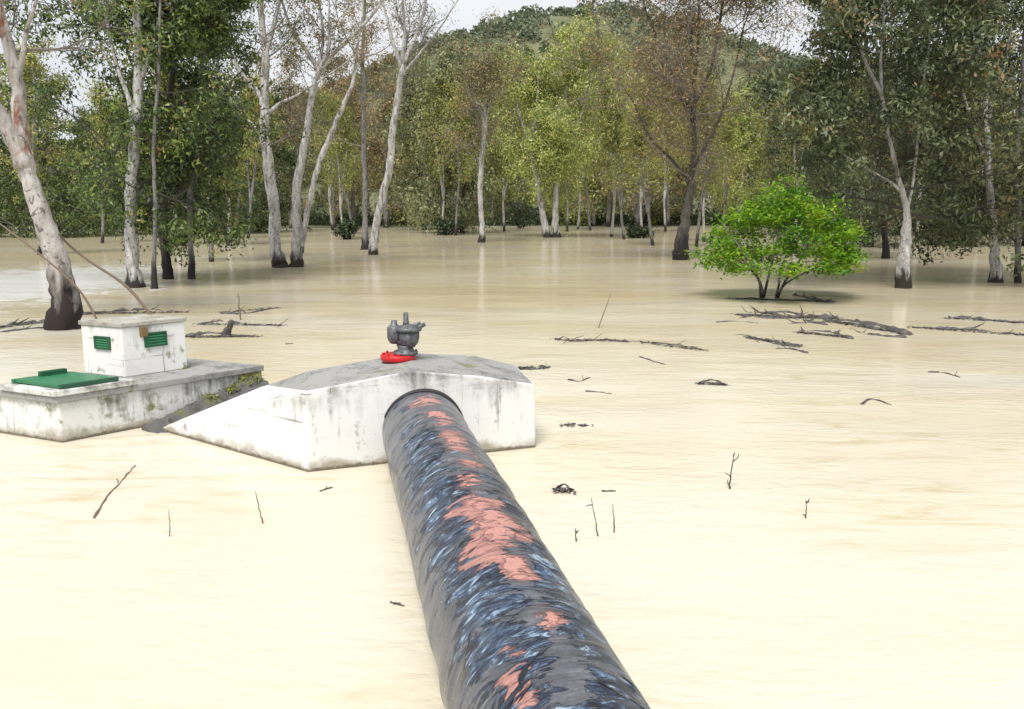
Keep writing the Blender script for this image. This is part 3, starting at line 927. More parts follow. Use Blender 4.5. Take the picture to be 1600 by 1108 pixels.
row('dark', -50, 400, 6, 368, 130, 0.95, 14, 55)
row('dark', -60, 420, 8, 354, 165, 1.1, 14, 45)
row('dark', 330, 420, 2, 360, 150, 1.0)
row('russet', 400, 660, 6, 353, 115, 1.0)
row('olive', 400, 680, 6, 349, 200, 1.1)
row('pale', 640, 745, 3, 362, 90, 0.95, 8, 15)
row('olive', 740, 800, 2, 349, 190, 1.0)
row('russet', 720, 800, 2, 350, 120, 1.0)
row('yellow', 800, 940, 3, 350, 120, 1.0, 10, 20)
row('olive', 880, 1060, 5, 350, 170, 1.0)
row('russet', 940, 1080, 5, 352, 95, 1.0)
row('yellow', 1130, 1240, 3, 352, 130, 1.1)
row('olive', 1060, 1230, 4, 353, 180, 1.0)
row('grey', 1230, 1650, 6, 368, 130, 1.0, 14, 55)
row('grey', 1230, 1660, 8, 356, 160, 1.1, 14, 45)
row('grey', 1320, 1640, 3, 386, 120, 0.85, 14, 60)
for x_, y_, t_ in ((356, 384, 120), (388, 372, 110), (538, 374, 150), (552, 366, 170), (520, 360, 140), (650, 360, 130), (690, 366, 110), (712, 368, 130), (788, 362, 130), (886, 362, 130),
                   (903, 358, 160), (922, 360, 120), (955, 370, 120), (975, 374, 150), (1003, 366, 120), (1020, 384, 150), (1040, 362, 140), (1088, 386, 120), (1100, 378, 150), (1130, 366, 140),
                   (1240, 372, 110), (1312, 380, 90), (1340, 376, 120), (1362, 366, 100), (1432, 372, 110), (1480, 378, 80), (1525, 386, 60), (1575, 384, 80),
                   (62, 398, 60), (160, 380, 120), (280, 384, 110)):
    FOREST.append(('thin', x_, y_, t_, 0.9))
LANDMARK = [(-400, 'rim of the photo-side wood'), (105, 'leaning peeling eucalyptus'), (212, 'straight pale eucalyptus'), (320, 'slim grey-footed tree'), (437, 'white-trunked eucalyptus'),
            (583, 'curved black-footed trunk'), (753, 'lone white tree'), (862, 'twin white stems'), (1063, 'thick black-footed tree'), (1218, 'green bush'), (1411, 'pale thick-footed eucalyptus'),
            (1556, 'pale slim eucalyptus'), (3000, '')]
bins = {}
for k, it in enumerate(FOREST):
    n = max(i for i in range(len(LANDMARK)) if LANDMARK[i][0] <= it[1])
    bins.setdefault((it[0], n), []).append(k)
FLABEL = {}
for (sp, n), ks in bins.items():
    if n == 0:
        where = 'behind the leaning peeling eucalyptus, on the hut side'
    elif n == len(LANDMARK) - 2:
        where = 'beyond the pale slim eucalyptus at the end of the wood'
    else:
        where = 'between the %s and the %s' % (LANDMARK[n][1], LANDMARK[n + 1][1])
    ORD = ['first', 'second', 'third', 'fourth', 'fifth', 'sixth', 'seventh', 'eighth', 'ninth', 'tenth', 'eleventh', 'twelfth', 'thirteenth']
    if len(ks) <= 3:
        ks = sorted(ks, key=lambda q: -atY(FOREST[q][1], FOREST[q][3], ground(FOREST[q][1], FOREST[q][2]).y).z)
        for q, o in zip(ks, {1: [''], 2: ['taller', 'shorter'], 3: ['tallest', 'middling', 'shortest']}[len(ks)]):
            FLABEL[q] = ' '.join(x for x in (o, COLOUR[sp], 'tree', where) if x)
    else:                       # many alike: counted off along the row by where they stand
        ks = sorted(ks, key=lambda q: FOREST[q][1])
        if n == 0:
            frm = 'from the frame edge towards the leaning peeling eucalyptus'
        elif n == len(LANDMARK) - 2:
            frm = 'past the pale slim eucalyptus, counting outward'
        else:
            frm = 'from the %s towards the %s' % (LANDMARK[n][1], LANDMARK[n + 1][1])
        for q, o in zip(ks, ORD):
            FLABEL[q] = ' '.join((o, COLOUR[sp], 'tree', frm))
for k, (sp, px, py, top, wf) in enumerate(FOREST):
    g = ground(px, py)
    H = max(5.0, atY(px, top, g.y).z)
    tm, cm = PROTOS[sp][k % 2]
    grp = WORDS[sp][1]
    lab = FLABEL[k]
    name = {'dark': 'dark_tree', 'grey': 'grey_green_tree', 'olive': 'olive_tree', 'russet': 'russet_tree', 'pale': 'bushy_tree', 'yellow': 'yellow_green_tree', 'thin': 'slender_tree'}[sp]
    root = empty(name, (g.x, g.y, 0), lab, FW, grp, r2.uniform(0, 6.28))
    s = H / PROTO_H
    sw = wf * (0.55 * s + 0.45)
    root.scale = (sw, sw, s)
    link('trunk', tm, root)
    link('crown', cm, root)

# low thicket along the drowned far bank, one mass
mb = MB()
for k in range(650):
    px = r2.uniform(-250, 1850)
    y = r2.uniform(128, 160)
    x = (px - CX) / F * y
    c0 = np.array([x, y, 0.2])
    r = r2.uniform(1.0, 2.6)
    m_ = 110
    c = c0 + RNG.normal(0, 1, (m_, 3)) * (r, r * 0.6, r * 0.55)
    c[:, 2] = np.abs(c[:, 2])
    V, Q = leaf_quads(c, 0.6, 0.25, RNG, 0.3)
    mb.add(V, Q, 0, np.clip(0.12 + RNG.normal(0, 0.12) + RNG.normal(0, 0.08, m_), 0, 1))
tag(mb.build('thicket', LEAF['dark'], smooth=False), 'low dark thicket along the far edge of the flood', None, None, 'stuff')

# a few dark flooded shrubs among the far trunks
for k, (px, py, w, h, lab) in enumerate((
        (815, 357, 46, 44, 'round black-green shrub standing in the water behind the twin white stems'),
        (700, 367, 40, 30, 'low black shrub at the feet of the pale bushy trees'),
        (548, 374, 30, 34, 'small dark shrub in the water behind the thin grey tree'),
        (1000, 372, 22, 24, 'tiny dark stump shrub between the twin stems and the black-footed tree'))):
    g = ground(px, py)
    root = empty('flooded_shrub', (g.x, g.y, 0), lab, 'shrub', 'dark flooded shrubs')
    rng = np.random.default_rng(300 + k)
    s = pxm(g.y)
    stems = []
    sm = MB()
    for q in range(4):
        d = np.array([rng.normal(0, 0.35), rng.normal(0, 0.35), 1.0])
        P, R = smooth_path(branch_path(rng, (rng.normal(0, 0.1), rng.normal(0, 0.1), -0.3), d, h * s * 0.9, 4, 0.15, 0.05), np.linspace(0.09, 0.02, 5), 2)
        sm.add(*tube(P, R, 6))
        stems.append((P, R))
    sm.build('trunk', BARK['dark'], root)
    make_crown(rng, stems, 14, w * s * 0.4, (-0.1, 0.9), 0.3, 4, 2, 2200, (0.26, 0.11), 0.26, 0.3, 0.015, tint=0.12).build('crown', [TWIG_DARK, LEAF['dark']], root, smooth=False)

# ---- the fresh green bush
g = ground(1205, 466)
rng = np.random.default_rng(55)
bush = empty('green_bush', (g.x, g.y, 0), 'bright green dome-shaped bush on thin stems rising from the flood', 'bush')
s = pxm(g.y)
stems = []
for k, (pts, wd) in enumerate((
        ([(1192, 467), (1190, 450), (1180, 425), (1160, 390), (1130, 350)], [9, 8, 6, 5, 3]),
        ([(1193, 467), (1197, 448), (1204, 420), (1215, 370), (1225, 310)], [8, 7, 6, 5, 3]),
        ([(1216, 466), (1222, 448), (1240, 420), (1270, 380), (1305, 340)], [7, 6, 5, 4, 3]),
        ([(1212, 466), (1217, 445), (1222, 415), (1250, 350), (1265, 300)], [6, 6, 5, 4, 3]),
        ([(1188, 466), (1186, 440), (1172, 420), (1140, 400), (1110, 385)], [6, 5, 5, 4, 3]),
        ([(1214, 466), (1226, 445), (1250, 430), (1290, 410), (1320, 385)], [6, 5, 4, 4, 3]))):
    dy = (-1.2, 0.6, -0.6, 1.4, 0.9, 1.0)[k]
    P = [np.array(atY(a, b, g.y + dy * (i / 4.0))) - np.array([g.x, g.y, 0]) for i, (a, b) in enumerate(pts)]
    P = [P[0] + np.array([0, 0, -0.25])] + P
    R = [wd[0] * s * 0.32] + [w * s * 0.30 for w in wd]
    P, R = smooth_path(P, R, 4)
    MB().add(*tube(P, R, 7, rng, 0.05)).build('stem', BARK['grey'], bush)
    stems.append((P, R))
# dome of leaf sprays: clump centres in layers of an oblate dome
mb = MB()
cw, ch = 120 * s, 122 * s
cc = np.array([(1218 - 1205) * s, 0.0, 0.80])
tip = []
for k in range(250):
    a = rng.uniform(0, 6.283)
    q = rng.uniform(0.25, 1) ** 0.30
    el = math.asin(rng.uniform(0.0, 1.0) ** 1.15)
    p = cc + np.array([math.cos(a) * math.cos(el) * cw * q, math.sin(a) * math.cos(el) * cw * 0.9 * q, math.sin(el) * ch * q + 0.12])
    p *= 1 + rng.normal(0, 0.05)
    tip.append(p)
    sP = stems[rng.integers(len(stems))][0]
    st = sP[rng.integers(len(sP) // 2, len(sP))]
    mid = (st + p) / 2 + rng.normal(0, 0.08, 3)
    if np.linalg.norm(p - st) < 1.6:
        mb.add(*tube(np.array([st, mid, p]), [0.014, 0.010, 0.005], 4, cap=False), 0)
tip = np.array(tip)
nl = 15000
ci = rng.integers(0, len(tip), nl)
ct = rng.normal(0, 0.18, len(tip))
off = rng.normal(0, 1, (nl, 3)) * (0.19, 0.19, 0.095)
V, Q = leaf_quads(tip[ci] + off, 0.16, 0.07, rng, 0.15, 0.55)
mb.add(V, Q, 1, np.clip(0.5 + ct[ci] + rng.normal(0, 0.15, nl), 0, 1))
mb.build('crown', [TWIG, LEAF['bush']], bush, smooth=False)


# ------------------------------------------------------------------ concrete works
def solid(name, verts, faces, mat, parent=None, bev=0.015, mats=None, fm=None, sub=0):
    """a closed polyhedron with bevelled edges"""
    bm = bmesh.new()
    vs_ = [bm.verts.new(v) for v in verts]
    for i, f in enumerate(faces):
        q = bm.faces.new([vs_[k] for k in f])
        if fm:
            q.material_index = fm[i]
    bmesh.ops.recalc_face_normals(bm, faces=bm.faces[:])
    if bev:
        bmesh.ops.bevel(bm, geom=[e for e in bm.edges if not all(q.material_index == 1 for q in e.link_faces)], offset=bev, segments=2, affect='EDGES', profile=0.6, clamp_overlap=True)
    me = bpy.data.meshes.new(name)
    bm.to_mesh(me)
    bm.free()
    for m in (mats or [mat]):
        me.materials.append(m)
    o = link(name, me, parent)
    return o


def prism(pts, z0, z1):
    """verts/faces of an upright prism over the polygon pts (x, y)"""
    n = len(pts)
    v = [(p[0], p[1], z0) for p in pts] + [(p[0], p[1], z1) for p in pts]
    f = [tuple(range(n))[::-1], tuple(range(n, 2 * n))] + [(i, (i + 1) % n, n + (i + 1) % n, n + i) for i in range(n)]
    return v, f


# ---- low platform with hut and hatch: corner K, along U (towards the block) and W (away, leftwards)
K = ground(98, 692)
K = Vector((K.x, K.y, 0))
TOPZ = 0.56
E_ = ground(408, 570, TOPZ)
U_ = Vector((E_.x - K.x, E_.y - K.y, 0))
ULEN = U_.length
U_.normalize()
_a, _b = ground(0, 681), ground(0, 600, TOPZ)
_c = ground(98, 617, TOPZ)
W_ = ((_a - K).normalized() + (_b - _c).normalized())
W_.z = 0
W_.normalize()


def skew(p):
    d = p - K
    det = U_.x * W_.y - U_.y * W_.x
    return (d.x * W_.y - d.y * W_.x) / det, (U_.x * d.y - U_.y * d.x) / det



def pf(u, w, z=0.0):
    return K + U_ * u + W_ * w + Vector((0, 0, z))


plat = empty('concrete_platform', K, 'low dirty white concrete platform carrying the small hut and green hatch', 'platform')


def add_local(o, parent):
    """o was modelled in world space: parent it without moving it"""
    o.parent = parent
    o.matrix_parent_inverse = Matrix.Translation(parent.location).inverted() if parent.type == 'EMPTY' and parent.parent is None else Matrix.Identity(4)
    return o


WD = 1.30
v, f = prism([pf(0, 0), pf(ULEN - 0.35, 0), pf(ULEN - 0.35, WD - 0.06), pf(0, WD - 0.06)], -0.5, TOPZ - 0.085)
add_local(solid('base', v, f, WHITE_DIRTY), plat)
v, f = prism([pf(-0.05, -0.05), pf(ULEN, -0.05), pf(ULEN, WD), pf(-0.05, WD)], TOPZ - 0.083, TOPZ)
add_local(solid('top_slab', v, f, GREY_TOP, bev=0.012), plat)
v, f = prism([pf(ULEN - 0.347, -0.03), pf(ULEN - 0.02, -0.03), pf(ULEN - 0.02, 1.0), pf(ULEN - 0.347, 1.0)], -0.5, TOPZ - 0.086)
add_local(solid('end_pier', v, f, MOSSY), plat)

# curb and hatch at the near corner
HZ = TOPZ
curb = [pf(-0.08, -0.07), pf(0.86, -0.07), pf(0.86, 0.88), pf(-0.08, 0.88)]
v, f = prism(curb, HZ + 0.002, HZ + 0.07)
hatch = empty('hatch', pf(0.5, 0.5, HZ), 'green metal access hatch lying on the near corner of the concrete platform', 'hatch')
add_local(solid('curb', v, f, WHITE_DIRTY, bev=0.012), hatch)


def leaf_lid(u0, u1, w0, w1, tilt):
    z = HZ + 0.075
    v = []
    for uu, ww in ((u0, w0), (u1, w0), (u1, w1), (u0, w1)):
        v.append(pf(uu, ww, z + (0.0 if ww == w0 else tilt)))
    v += [Vector(p) + Vector((0, 0, 0.045)) for p in v]
    f = [(3, 2, 1, 0), (4, 5, 6, 7), (0, 1, 5, 4), (1, 2, 6, 5), (2, 3, 7, 6), (3, 0, 4, 7)]
    return v, f


for (u0, u1) in ((0.04, 0.36), (0.375, 0.68)):
    v, f = leaf_lid(u0, u1, 0.04, 0.78, 0.012)
    lid = add_local(solid('lid', v, f, GREEN, bev=0.008), hatch)
for w in (-0.01, 0.79):
    v, f = prism([pf(0.03, w), pf(0.69, w), pf(0.69, w + 0.045), pf(0.03, w + 0.045)], HZ + 0.072, HZ + 0.126)
    add_local(solid('rim_bar', v, f, DARK_GREEN if w < 0.5 else GREEN, bev=0.006), hatch)
v, f = prism([pf(0.28, 0.70), pf(0.58, 0.70), pf(0.58, 0.76), pf(0.28, 0.76)], HZ + 0.128, HZ + 0.19)
add_local(solid('handle', v, f, DARK_GREEN, bev=0.01), hatch)

# ---- little hut
HB = ground(196, 590, TOPZ)
hu, hw = skew(HB)
HR = ground(296, 576, TOPZ)
du = max(0.7, skew(HR)[0] - hu)
HL = ground(133, 580, TOPZ)
dw = max(0.7, min(WD - 0.05, skew(HL)[1]) - hw)
print('HUT', hu, hw, du, dw)
HH = 0.70
hut = empty('valve_hut', pf(hu, hw, TOPZ), 'small white concrete hut with two green louvred windows on the platform', 'hut')
v, f = prism([pf(hu, hw), pf(hu + du, hw), pf(hu + du, hw + dw), pf(hu, hw + dw)], TOPZ + 0.002, TOPZ + HH - 0.06)
add_local(solid('wall', v, f, HUT_WHITE, bev=0.012), hut)
v, f = prism([pf(hu - 0.02, hw - 0.02), pf(hu + du + 0.02, hw - 0.02), pf(hu + du + 0.02, hw + dw + 0.02), pf(hu - 0.02, hw + dw + 0.02)], TOPZ + HH - 0.058, TOPZ + HH)
add_local(solid('roof', v, f, concrete_mat('stained_roof_slab', (0.40, 0.385, 0.34), (0.15, 0.13, 0.10), 0.17, False, 0.3), bev=0.012), hut)


def vent(face, c, zc, w, h):
    """louvred window on the hut: face 'u' (the side along U) or 'w' (the side along W)"""
    def q(a, d, z):
        return pf(hu + a, hw - d, z) if face == 'u' else pf(hu - d, hw + a, z)
    fr = []
    root = None
    bars = [(c - w / 2, c + w / 2, zc + h / 2 - 0.018, zc + h / 2), (c - w / 2, c + w / 2, zc - h / 2, zc - h / 2 + 0.018),
            (c - w / 2, c - w / 2 + 0.018, zc - h / 2 + 0.0185, zc + h / 2 - 0.0185), (c + w / 2 - 0.018, c + w / 2, zc - h / 2 + 0.0185, zc + h / 2 - 0.0185)]
    mb = MB()
    B = [(0, 1, 2, 3), (7, 6, 5, 4), (0, 4, 5, 1), (1, 5, 6, 2), (2, 6, 7, 3), (3, 7, 4, 0)]
    for a0, a1, z0, z1 in bars:
        mb.add([q(a0, 0.003, z0), q(a1, 0.003, z0), q(a1, 0.003, z1), q(a0, 0.003, z1), q(a0, 0.028, z0), q(a1, 0.028, z0), q(a1, 0.028, z1), q(a0, 0.028, z1)], B)
    win = add_local(mb.build('window', DARK_GREEN, smooth=False), hut)
    mb = MB().add([q(c - w / 2 + 0.019, 0.003, zc - h / 2 + 0.019), q(c + w / 2 - 0.019, 0.003, zc - h / 2 + 0.019), q(c + w / 2 - 0.019, 0.003, zc + h / 2 - 0.019), q(c - w / 2 + 0.019, 0.003, zc + h / 2 - 0.019),
                   q(c - w / 2 + 0.019, 0.006, zc - h / 2 + 0.019), q(c + w / 2 - 0.019, 0.006, zc - h / 2 + 0.019), q(c + w / 2 - 0.019, 0.006, zc + h / 2 - 0.019), q(c - w / 2 + 0.019, 0.006, zc + h / 2 - 0.019)], B)
    add_local(mb.build('backing', DARK_GREEN, smooth=False), win)
    k = 4
    for i in range(k):
        z0 = zc - h / 2 + 0.022 + (h - 0.044) * i / k
        z1 = z0 + (h - 0.044) / k * 0.75
        a0, a1 = c - w / 2 + 0.02, c + w / 2 - 0.02
        mb = MB().add([q(a0, 0.007, z1 - 0.008), q(a1, 0.007, z1 - 0.008), q(a1, 0.007, z1), q(a0, 0.007, z1), q(a0, 0.024, z0), q(a1, 0.024, z0), q(a1, 0.024, z0 + 0.008), q(a0, 0.024, z0 + 0.008)], B)
        add_local(mb.build('slat', GREEN, smooth=False), win)


vent('w', dw * 0.47, TOPZ + 0.43, 0.27, 0.17)
vent('u', du * 0.50, TOPZ + 0.45, 0.29, 0.19)
# ochre rusted bracket under the hut eave
v, f = prism([pf(hu + du * 0.26, hw - 0.05), pf(hu + du * 0.36, hw - 0.05), pf(hu + du * 0.36, hw - 0.003), pf(hu + du * 0.26, hw - 0.003)], TOPZ + 0.50, TOPZ + 0.63)
add_local(solid('bracket', v, f, RUST, bev=0.01), hut)

# ---- anchor block
A = ground(248, 672)
B = ground(480, 738)
C = ground(838, 699)
vB = Vector((B.x, B.y))
P2 = atY(478, 609, B.y + 0.03)
P5 = atY(836, 601, C.y + 0.02)
pe = ground(412, 603, 0.47)
P1 = Vector((pe.x, pe.y, 0.47))


def on_face(px, py):
    """point on the upright front plane through B and C"""
    d = ray(px, py)
    nrm = Vector((C.y - B.y, -(C.x - B.x), 0))
    o = Vector((0, 0, CAM_H))
    t = (B - o).dot(nrm) / d.dot(nrm)
    return o + d * t


P2, P3, P4, P5 = on_face(478, 612), on_face(640, 580), on_face(748, 588), on_face(836, 601)
Q2 = ground(486, 578, P2.z)
Q3 = ground(642, 551, P3.z)
Q4 = ground(742, 556, P4.z)
Q5 = ground(806, 571, P5.z)
LOW = -0.5


def low(p):
    return Vector((p.x, p.y, LOW))


QA = Vector((P1.x + 0.05, P1.y + 0.25, 0.46))
block = empty('anchor_block', Vector((B.x, B.y, 0)), 'big faceted white concrete block into which the pipe runs', 'concrete block')
verts = [low(A), low(B), low(C), low(Q5), low(Q2), low(P1), P1, P2, P3, P4, P5, Q5, Q4, Q3, Q2]
# 0 A,1 B,2 C,3 Q5l,4 Q2l,5 P1l,6 P1,7 P2,8 P3,9 P4,10 P5,11 Q5,12 Q4,13 Q3,14 Q2
A2 = Vector((A.x, A.y, 0.0))
verts.append(A2 + Vector((0, 0, 0.02)))   # 15
faces = [(0, 1, 7, 15), (15, 7, 6), (1, 2, 10, 9, 8, 7), (2, 3, 11, 10), (3, 4, 14, 13, 12, 11), (4, 5, 6, 14), (5, 0, 15, 6),
         (7, 8, 13, 14), (8, 9, 12, 13), (9, 10, 11, 12), (6, 7, 14), (5, 4, 3, 2, 1, 0)]
fm = [0, 0, 0, 0, 0, 0, 0, 1, 1, 1, 1, 0]
bk = add_local(solid('block_body', verts, faces, WHITE, bev=0.018, mats=[WHITE, GREY_TOP], fm=fm), block)

# grimy kerb running down between the platform and the block
k0, k1 = ground(222, 672), ground(400, 592, 0.38)
dk = Vector((k1.x - k0.x, k1.y - k0.y, 0)).normalized()
pk = Vector((dk.y, -dk.x, 0))
kl = (k1 - k0)
mb = MB()
kr = np.random.default_rng(9)
nk, mk = 40, 7
KV = []
for a in range(nk + 1):
    for b in range(mk + 1):
        q = k0 + kl * (a / nk) + pk * (0.36 * b / mk)
        zt = 0.07 - 0.09 * (b / mk) + kr.normal(0, 0.014) + (0.03 if b in (2, 3) else 0)
        q = Vector((q.x + kr.normal(0, 0.008), q.y + kr.normal(0, 0.008), q.z + zt))
        if b in (0, mk) or a in (0, nk):
            q.z -= 0.02
        KV.append(tuple(q))
n_top = len(KV)
KV += [(x, y, z - 0.6) for x, y, z in KV]
KQ = []
for a in range(nk):
    for b in range(mk):
        i0 = a * (mk + 1) + b
        KQ.append((i0, i0 + 1, i0 + mk + 2, i0 + mk + 1))
for a in range(nk):
    for b in (0, mk):
        i0 = a * (mk + 1) + b
        KQ.append((i0, i0 + mk + 1, i0 + mk + 1 + n_top, i0 + n_top))
for b in range(mk):
    for a in (0, nk):
        i0 = a * (mk + 1) + b
        KQ.append((i0, i0 + 1, i0 + 1 + n_top, i0 + n_top))
mb.add(KV, KQ)
kerb = mb.build('sloping_kerb', DARK_DIRT, smooth=False)
tag(kerb, 'black mossy sloping kerb wedged between the platform and the white block', 'kerb')

mb = MB()
for k in range(10):
    tt = kr.uniform(0.5, 1.0)
    c0 = np.array(k0 + kl * tt + pk * kr.uniform(0.0, 0.3)) + np.array([0, 0, 0.08])
    c = c0 + kr.normal(0, 1, (26, 3)) * (0.035, 0.035, 0.02)
    V, Q = leaf_quads(c, 0.055, 0.022, kr, -0.3)
    mb.add(V, Q, 0, np.clip(0.45 + kr.normal(0, 0.2, 26), 0, 1))
tag(mb.build('weeds', LEAF['olive'], smooth=False), 'small weeds and moss growing along the sloping kerb', None, None, 'stuff')

# ------------------------------------------------------------------ the pipe
PR = 0.44
AXZ = 0.33
pe = atY(660, 668, 8.75)
END = Vector((pe.x, 8.75, AXZ))
VP = ray(512, 325)
PD = Vector((VP.x, VP.y, 0)).normalized()
PS = Vector((PD.y, -PD.x, 0))         # to the right of the pipe
L0, L1 = -0.6, 13.0                   # metres: inside the block .. behind the camera
ny, na = 420, 128
mbv = np.zeros((ny, na, 3))
uvs = np.zeros((ny, na + 1, 2))
rp = np.random.default_rng(3)


def vnoise(seed, gv, gu, nv, nu):
    """smooth random field on a (nv, nu) grid, periodic in u"""
    r = np.random.default_rng(seed)
    g_ = r.normal(0, 1, (gv + 2, gu))
    yv = np.linspace(0, gv, nv)
    xu = np.arange(nu) * gu / nu
    y0 = yv.astype(int); fy = (yv - y0); fy = fy * fy * (3 - 2 * fy)
    x0 = xu.astype(int); fx = (xu - x0); fx = fx * fx * (3 - 2 * fx)
    x1 = (x0 + 1) % gu
    a = g_[y0][:, x0] * (1 - fx) + g_[y0][:, x1] * fx
    b = g_[y0 + 1][:, x0] * (1 - fx) + g_[y0 + 1][:, x1] * fx
    return a * (1 - fy)[:, None] + b * fy[:, None]


disp = 0.005 * vnoise(1, 90, 9, ny, na) + 0.004 * vnoise(2, 130, 20, ny, na) + 0.003 * vnoise(4, 30, 5, ny, na)
sl = np.linspace(L0, L1, ny)
an = np.arange(na) * 2 * math.pi / na
for i, sdist in enumerate(sl):
    c = END - PD * sdist
    for j, a in enumerate(an):
        rr = PR + disp[i, j]
        p = c + PS * (math.sin(a) * rr) + Vector((0, 0, math.cos(a) * rr))
        mbv[i, j] = p
P0 = Vector((END.x, END.y, 0))
mb = MB()
i = np.arange(ny - 1)[:, None] * na
j = np.arange(na)[None, :]
kq = (j + 1) % na
quads = np.stack([i + j, i + kq, i + na + kq, i + na + j], -1).reshape(-1, 4)
mb.add(mbv.reshape(-1, 3) - np.array(P0), quads)
pipe = mb.build('pipe', PIPE, loc=P0)
tag(pipe, 'huge dark bitumen-wrapped pipe with torn blue film and salmon primer patches', 'pipe')
me = pipe.data
uvl = me.uv_layers.new(name='wrap')
jj = np.arange(na)
arc = np.where(an > math.pi, an - 2 * math.pi, an) * PR
lu = np.zeros((ny - 1, na, 4, 2), dtype=np.float32)
for q, (di, dj) in enumerate(((0, 0), (0, 1), (1, 1), (1, 0))):
    aa = (an + dj * 2 * math.pi / na)
    lu[:, :, q, 0] = (np.where(an > math.pi - 1e-6, aa - 2 * math.pi, aa) * PR)[None, :]
    lu[:, :, q, 1] = sl[np.arange(ny - 1) + di][:, None]
uvl.data.foreach_set('uv', lu.reshape(-1))
# torn strips of the wrap standing a little off the steel, too many to pick apart
FILM = bpy.data.materials.new('torn_film')
FILM.use_nodes = True
t = FILM.node_tree
b = t.nodes['Principled BSDF']
at = t.nodes.new('ShaderNodeAttribute')
at.attribute_name = 'tint'
fr = ramp(t, [(0.0, (0.006, 0.007, 0.010)), (0.35, (0.022, 0.028, 0.045)), (0.6, (0.05, 0.08, 0.14)), (0.8, (0.13, 0.21, 0.32)), (0.95, (0.36, 0.46, 0.56))])
t.links.new(at.outputs['Fac'], fr.inputs['Fac'])
t.links.new(fr.outputs['Color'], b.inputs['Base Color'])
b.inputs['Roughness'].default_value = 0.28
fr_ = np.random.default_rng(41)
mb = MB()
for k in range(110):
    flank = fr_.uniform() < 0.64
    s0 = (0.8 + 6.9 * fr_.uniform() ** 0.8) if flank else (2.6 + 5.1 * fr_.uniform())
    u0 = fr_.normal(-0.25, 0.11) if flank else fr_.normal(0.25, 0.08)
    ln_ = fr_.uniform(0.05, 0.22)
    wd_ = fr_.choice([0.012, 0.02, 0.03, 0.045]) * fr_.uniform(0.7, 1.2)
    tilt = (-0.55 if flank else 0.5) + fr_.normal(0, 0.45)
    m_ = 9
    V = []
    lift_a, lift_b = fr_.uniform(0.0, 0.003), fr_.uniform(0.001, 0.007)
    for q in range(m_):
        e = q / (m_ - 1) - 0.5
        ww = wd_ * (1 - (2 * abs(e)) ** 2.5) * fr_.uniform(0.35, 1.3) + 0.002
        for side, lf in ((-0.5, lift_a), (0.5, lift_b * (1 - 2 * abs(e)) + lift_a * 0.6)):
            uu = u0 + e * ln_
            sd_ = s0 + e * ln_ * tilt + side * ww
            a = uu / PR
            rr = PR + 0.004 + lf
            p = END - PD * sd_ + PS * (math.sin(a) * rr) + Vector((0, 0, math.cos(a) * rr)) - P0
            V.append(tuple(p))
    Q = np.array([(2 * q, 2 * q + 2, 2 * q + 3, 2 * q + 1) for q in range(m_ - 1)])
    mb.add(V, Q, 0, float(np.clip(fr_.beta(1.1, 1.5), 0, 1)))
tag(mb.build('torn_film', FILM, pipe), kind='stuff')
# dark rubber collar where it enters the block
col_s = 0.02
cp, cr = [], []
mb = MB()
ring = []
nseg = 72
for a in np.arange(nseg) * 2 * math.pi / nseg:
    rad = Vector((PS.x * math.sin(a), PS.y * math.sin(a), math.cos(a)))
    for rr, ss in ((PR - 0.01, -0.3), (PR + 0.022, -0.3), (PR + 0.022, 0.07), (PR + 0.015, 0.085), (PR - 0.01, 0.085)):
        ring.append(END - PD * ss + rad * rr - P0)
q5 = []
for k in range(nseg):
    for m_ in range(5):
        q5.append((k * 5 + m_, k * 5 + (m_ + 1) % 5, ((k + 1) % nseg) * 5 + (m_ + 1) % 5, ((k + 1) % nseg) * 5 + m_))
mb.add([tuple(x) for x in ring], q5)
mb.build('collar', BLACK, pipe)


# ------------------------------------------------------------------ air valve on the red flange
def lathe(prof, c, n=28, ax=None):
    """surface of revolution round the upright axis through c: prof = [(radius, z)]"""
    V = []
    for r, z in prof:
        for k in range(n):
            a = 2 * math.pi * k / n
            V.append((c[0] + r * math.cos(a), c[1] + r * math.sin(a), c[2] + z))
    Q = []
    for i in range(len(prof) - 1):
        for k in range(n):
            Q.append((i * n + k, i * n + (k + 1) % n, (i + 1) * n + (k + 1) % n, (i + 1) * n + k))
    return V, Q


vb = ground(622, 562, P3.z - 0.01)
VX = vb
S = pxm((VX - Vector((0, 0, CAM_H))).length)          # metres per pixel here
valve = empty('air_valve', VX, 'grey cast-iron air valve standing on a red flange on the white block', 'valve')
fl = MB().add(*lathe([(0.001, 0), (26 * S, 0), (27 * S, 0.01), (27 * S, 0.055), (26 * S, 0.065), (0.001, 0.065)], (0, 0, 0), 36))
fo = fl.build('flange', RED, valve)
for k in range(8):
    a = k * math.pi / 4 + 0.2
    MB().add(*lathe([(0.001, 0), (0.016, 0), (0.016, 0.022), (0.001, 0.024)], (22 * S * math.cos(a), 22 * S * math.sin(a), 0.066), 6)).build('bolt', RED, fo, smooth=False)
nx_ = 12 * S
MB().add(*lathe([(0.001, 0.066), (19 * S, 0.066), (19 * S, 0.095), (13 * S, 0.105), (12 * S, 0.14), (14 * S, 0.17), (0.001, 0.172)], (nx_, 0, 0), 28)).build('neck', IRON, valve)
MB().add(*lathe([(0.001, 0.15), (9 * S, 0.155), (14 * S, 0.20), (16 * S, 0.26), (16 * S, 0.335), (0.001, 0.336)], (nx_ + 6 * S, -0.02, 0), 28)).build('float_bowl', IRON, valve)
MB().add(*lathe([(0.001, 0.337), (19 * S, 0.337), (20 * S, 0.345), (20 * S, 0.375), (15 * S, 0.395), (6 * S, 0.41), (0.001, 0.412)], (nx_ + 6 * S, -0.02, 0), 28)).build('bowl_cover', IRON, valve)
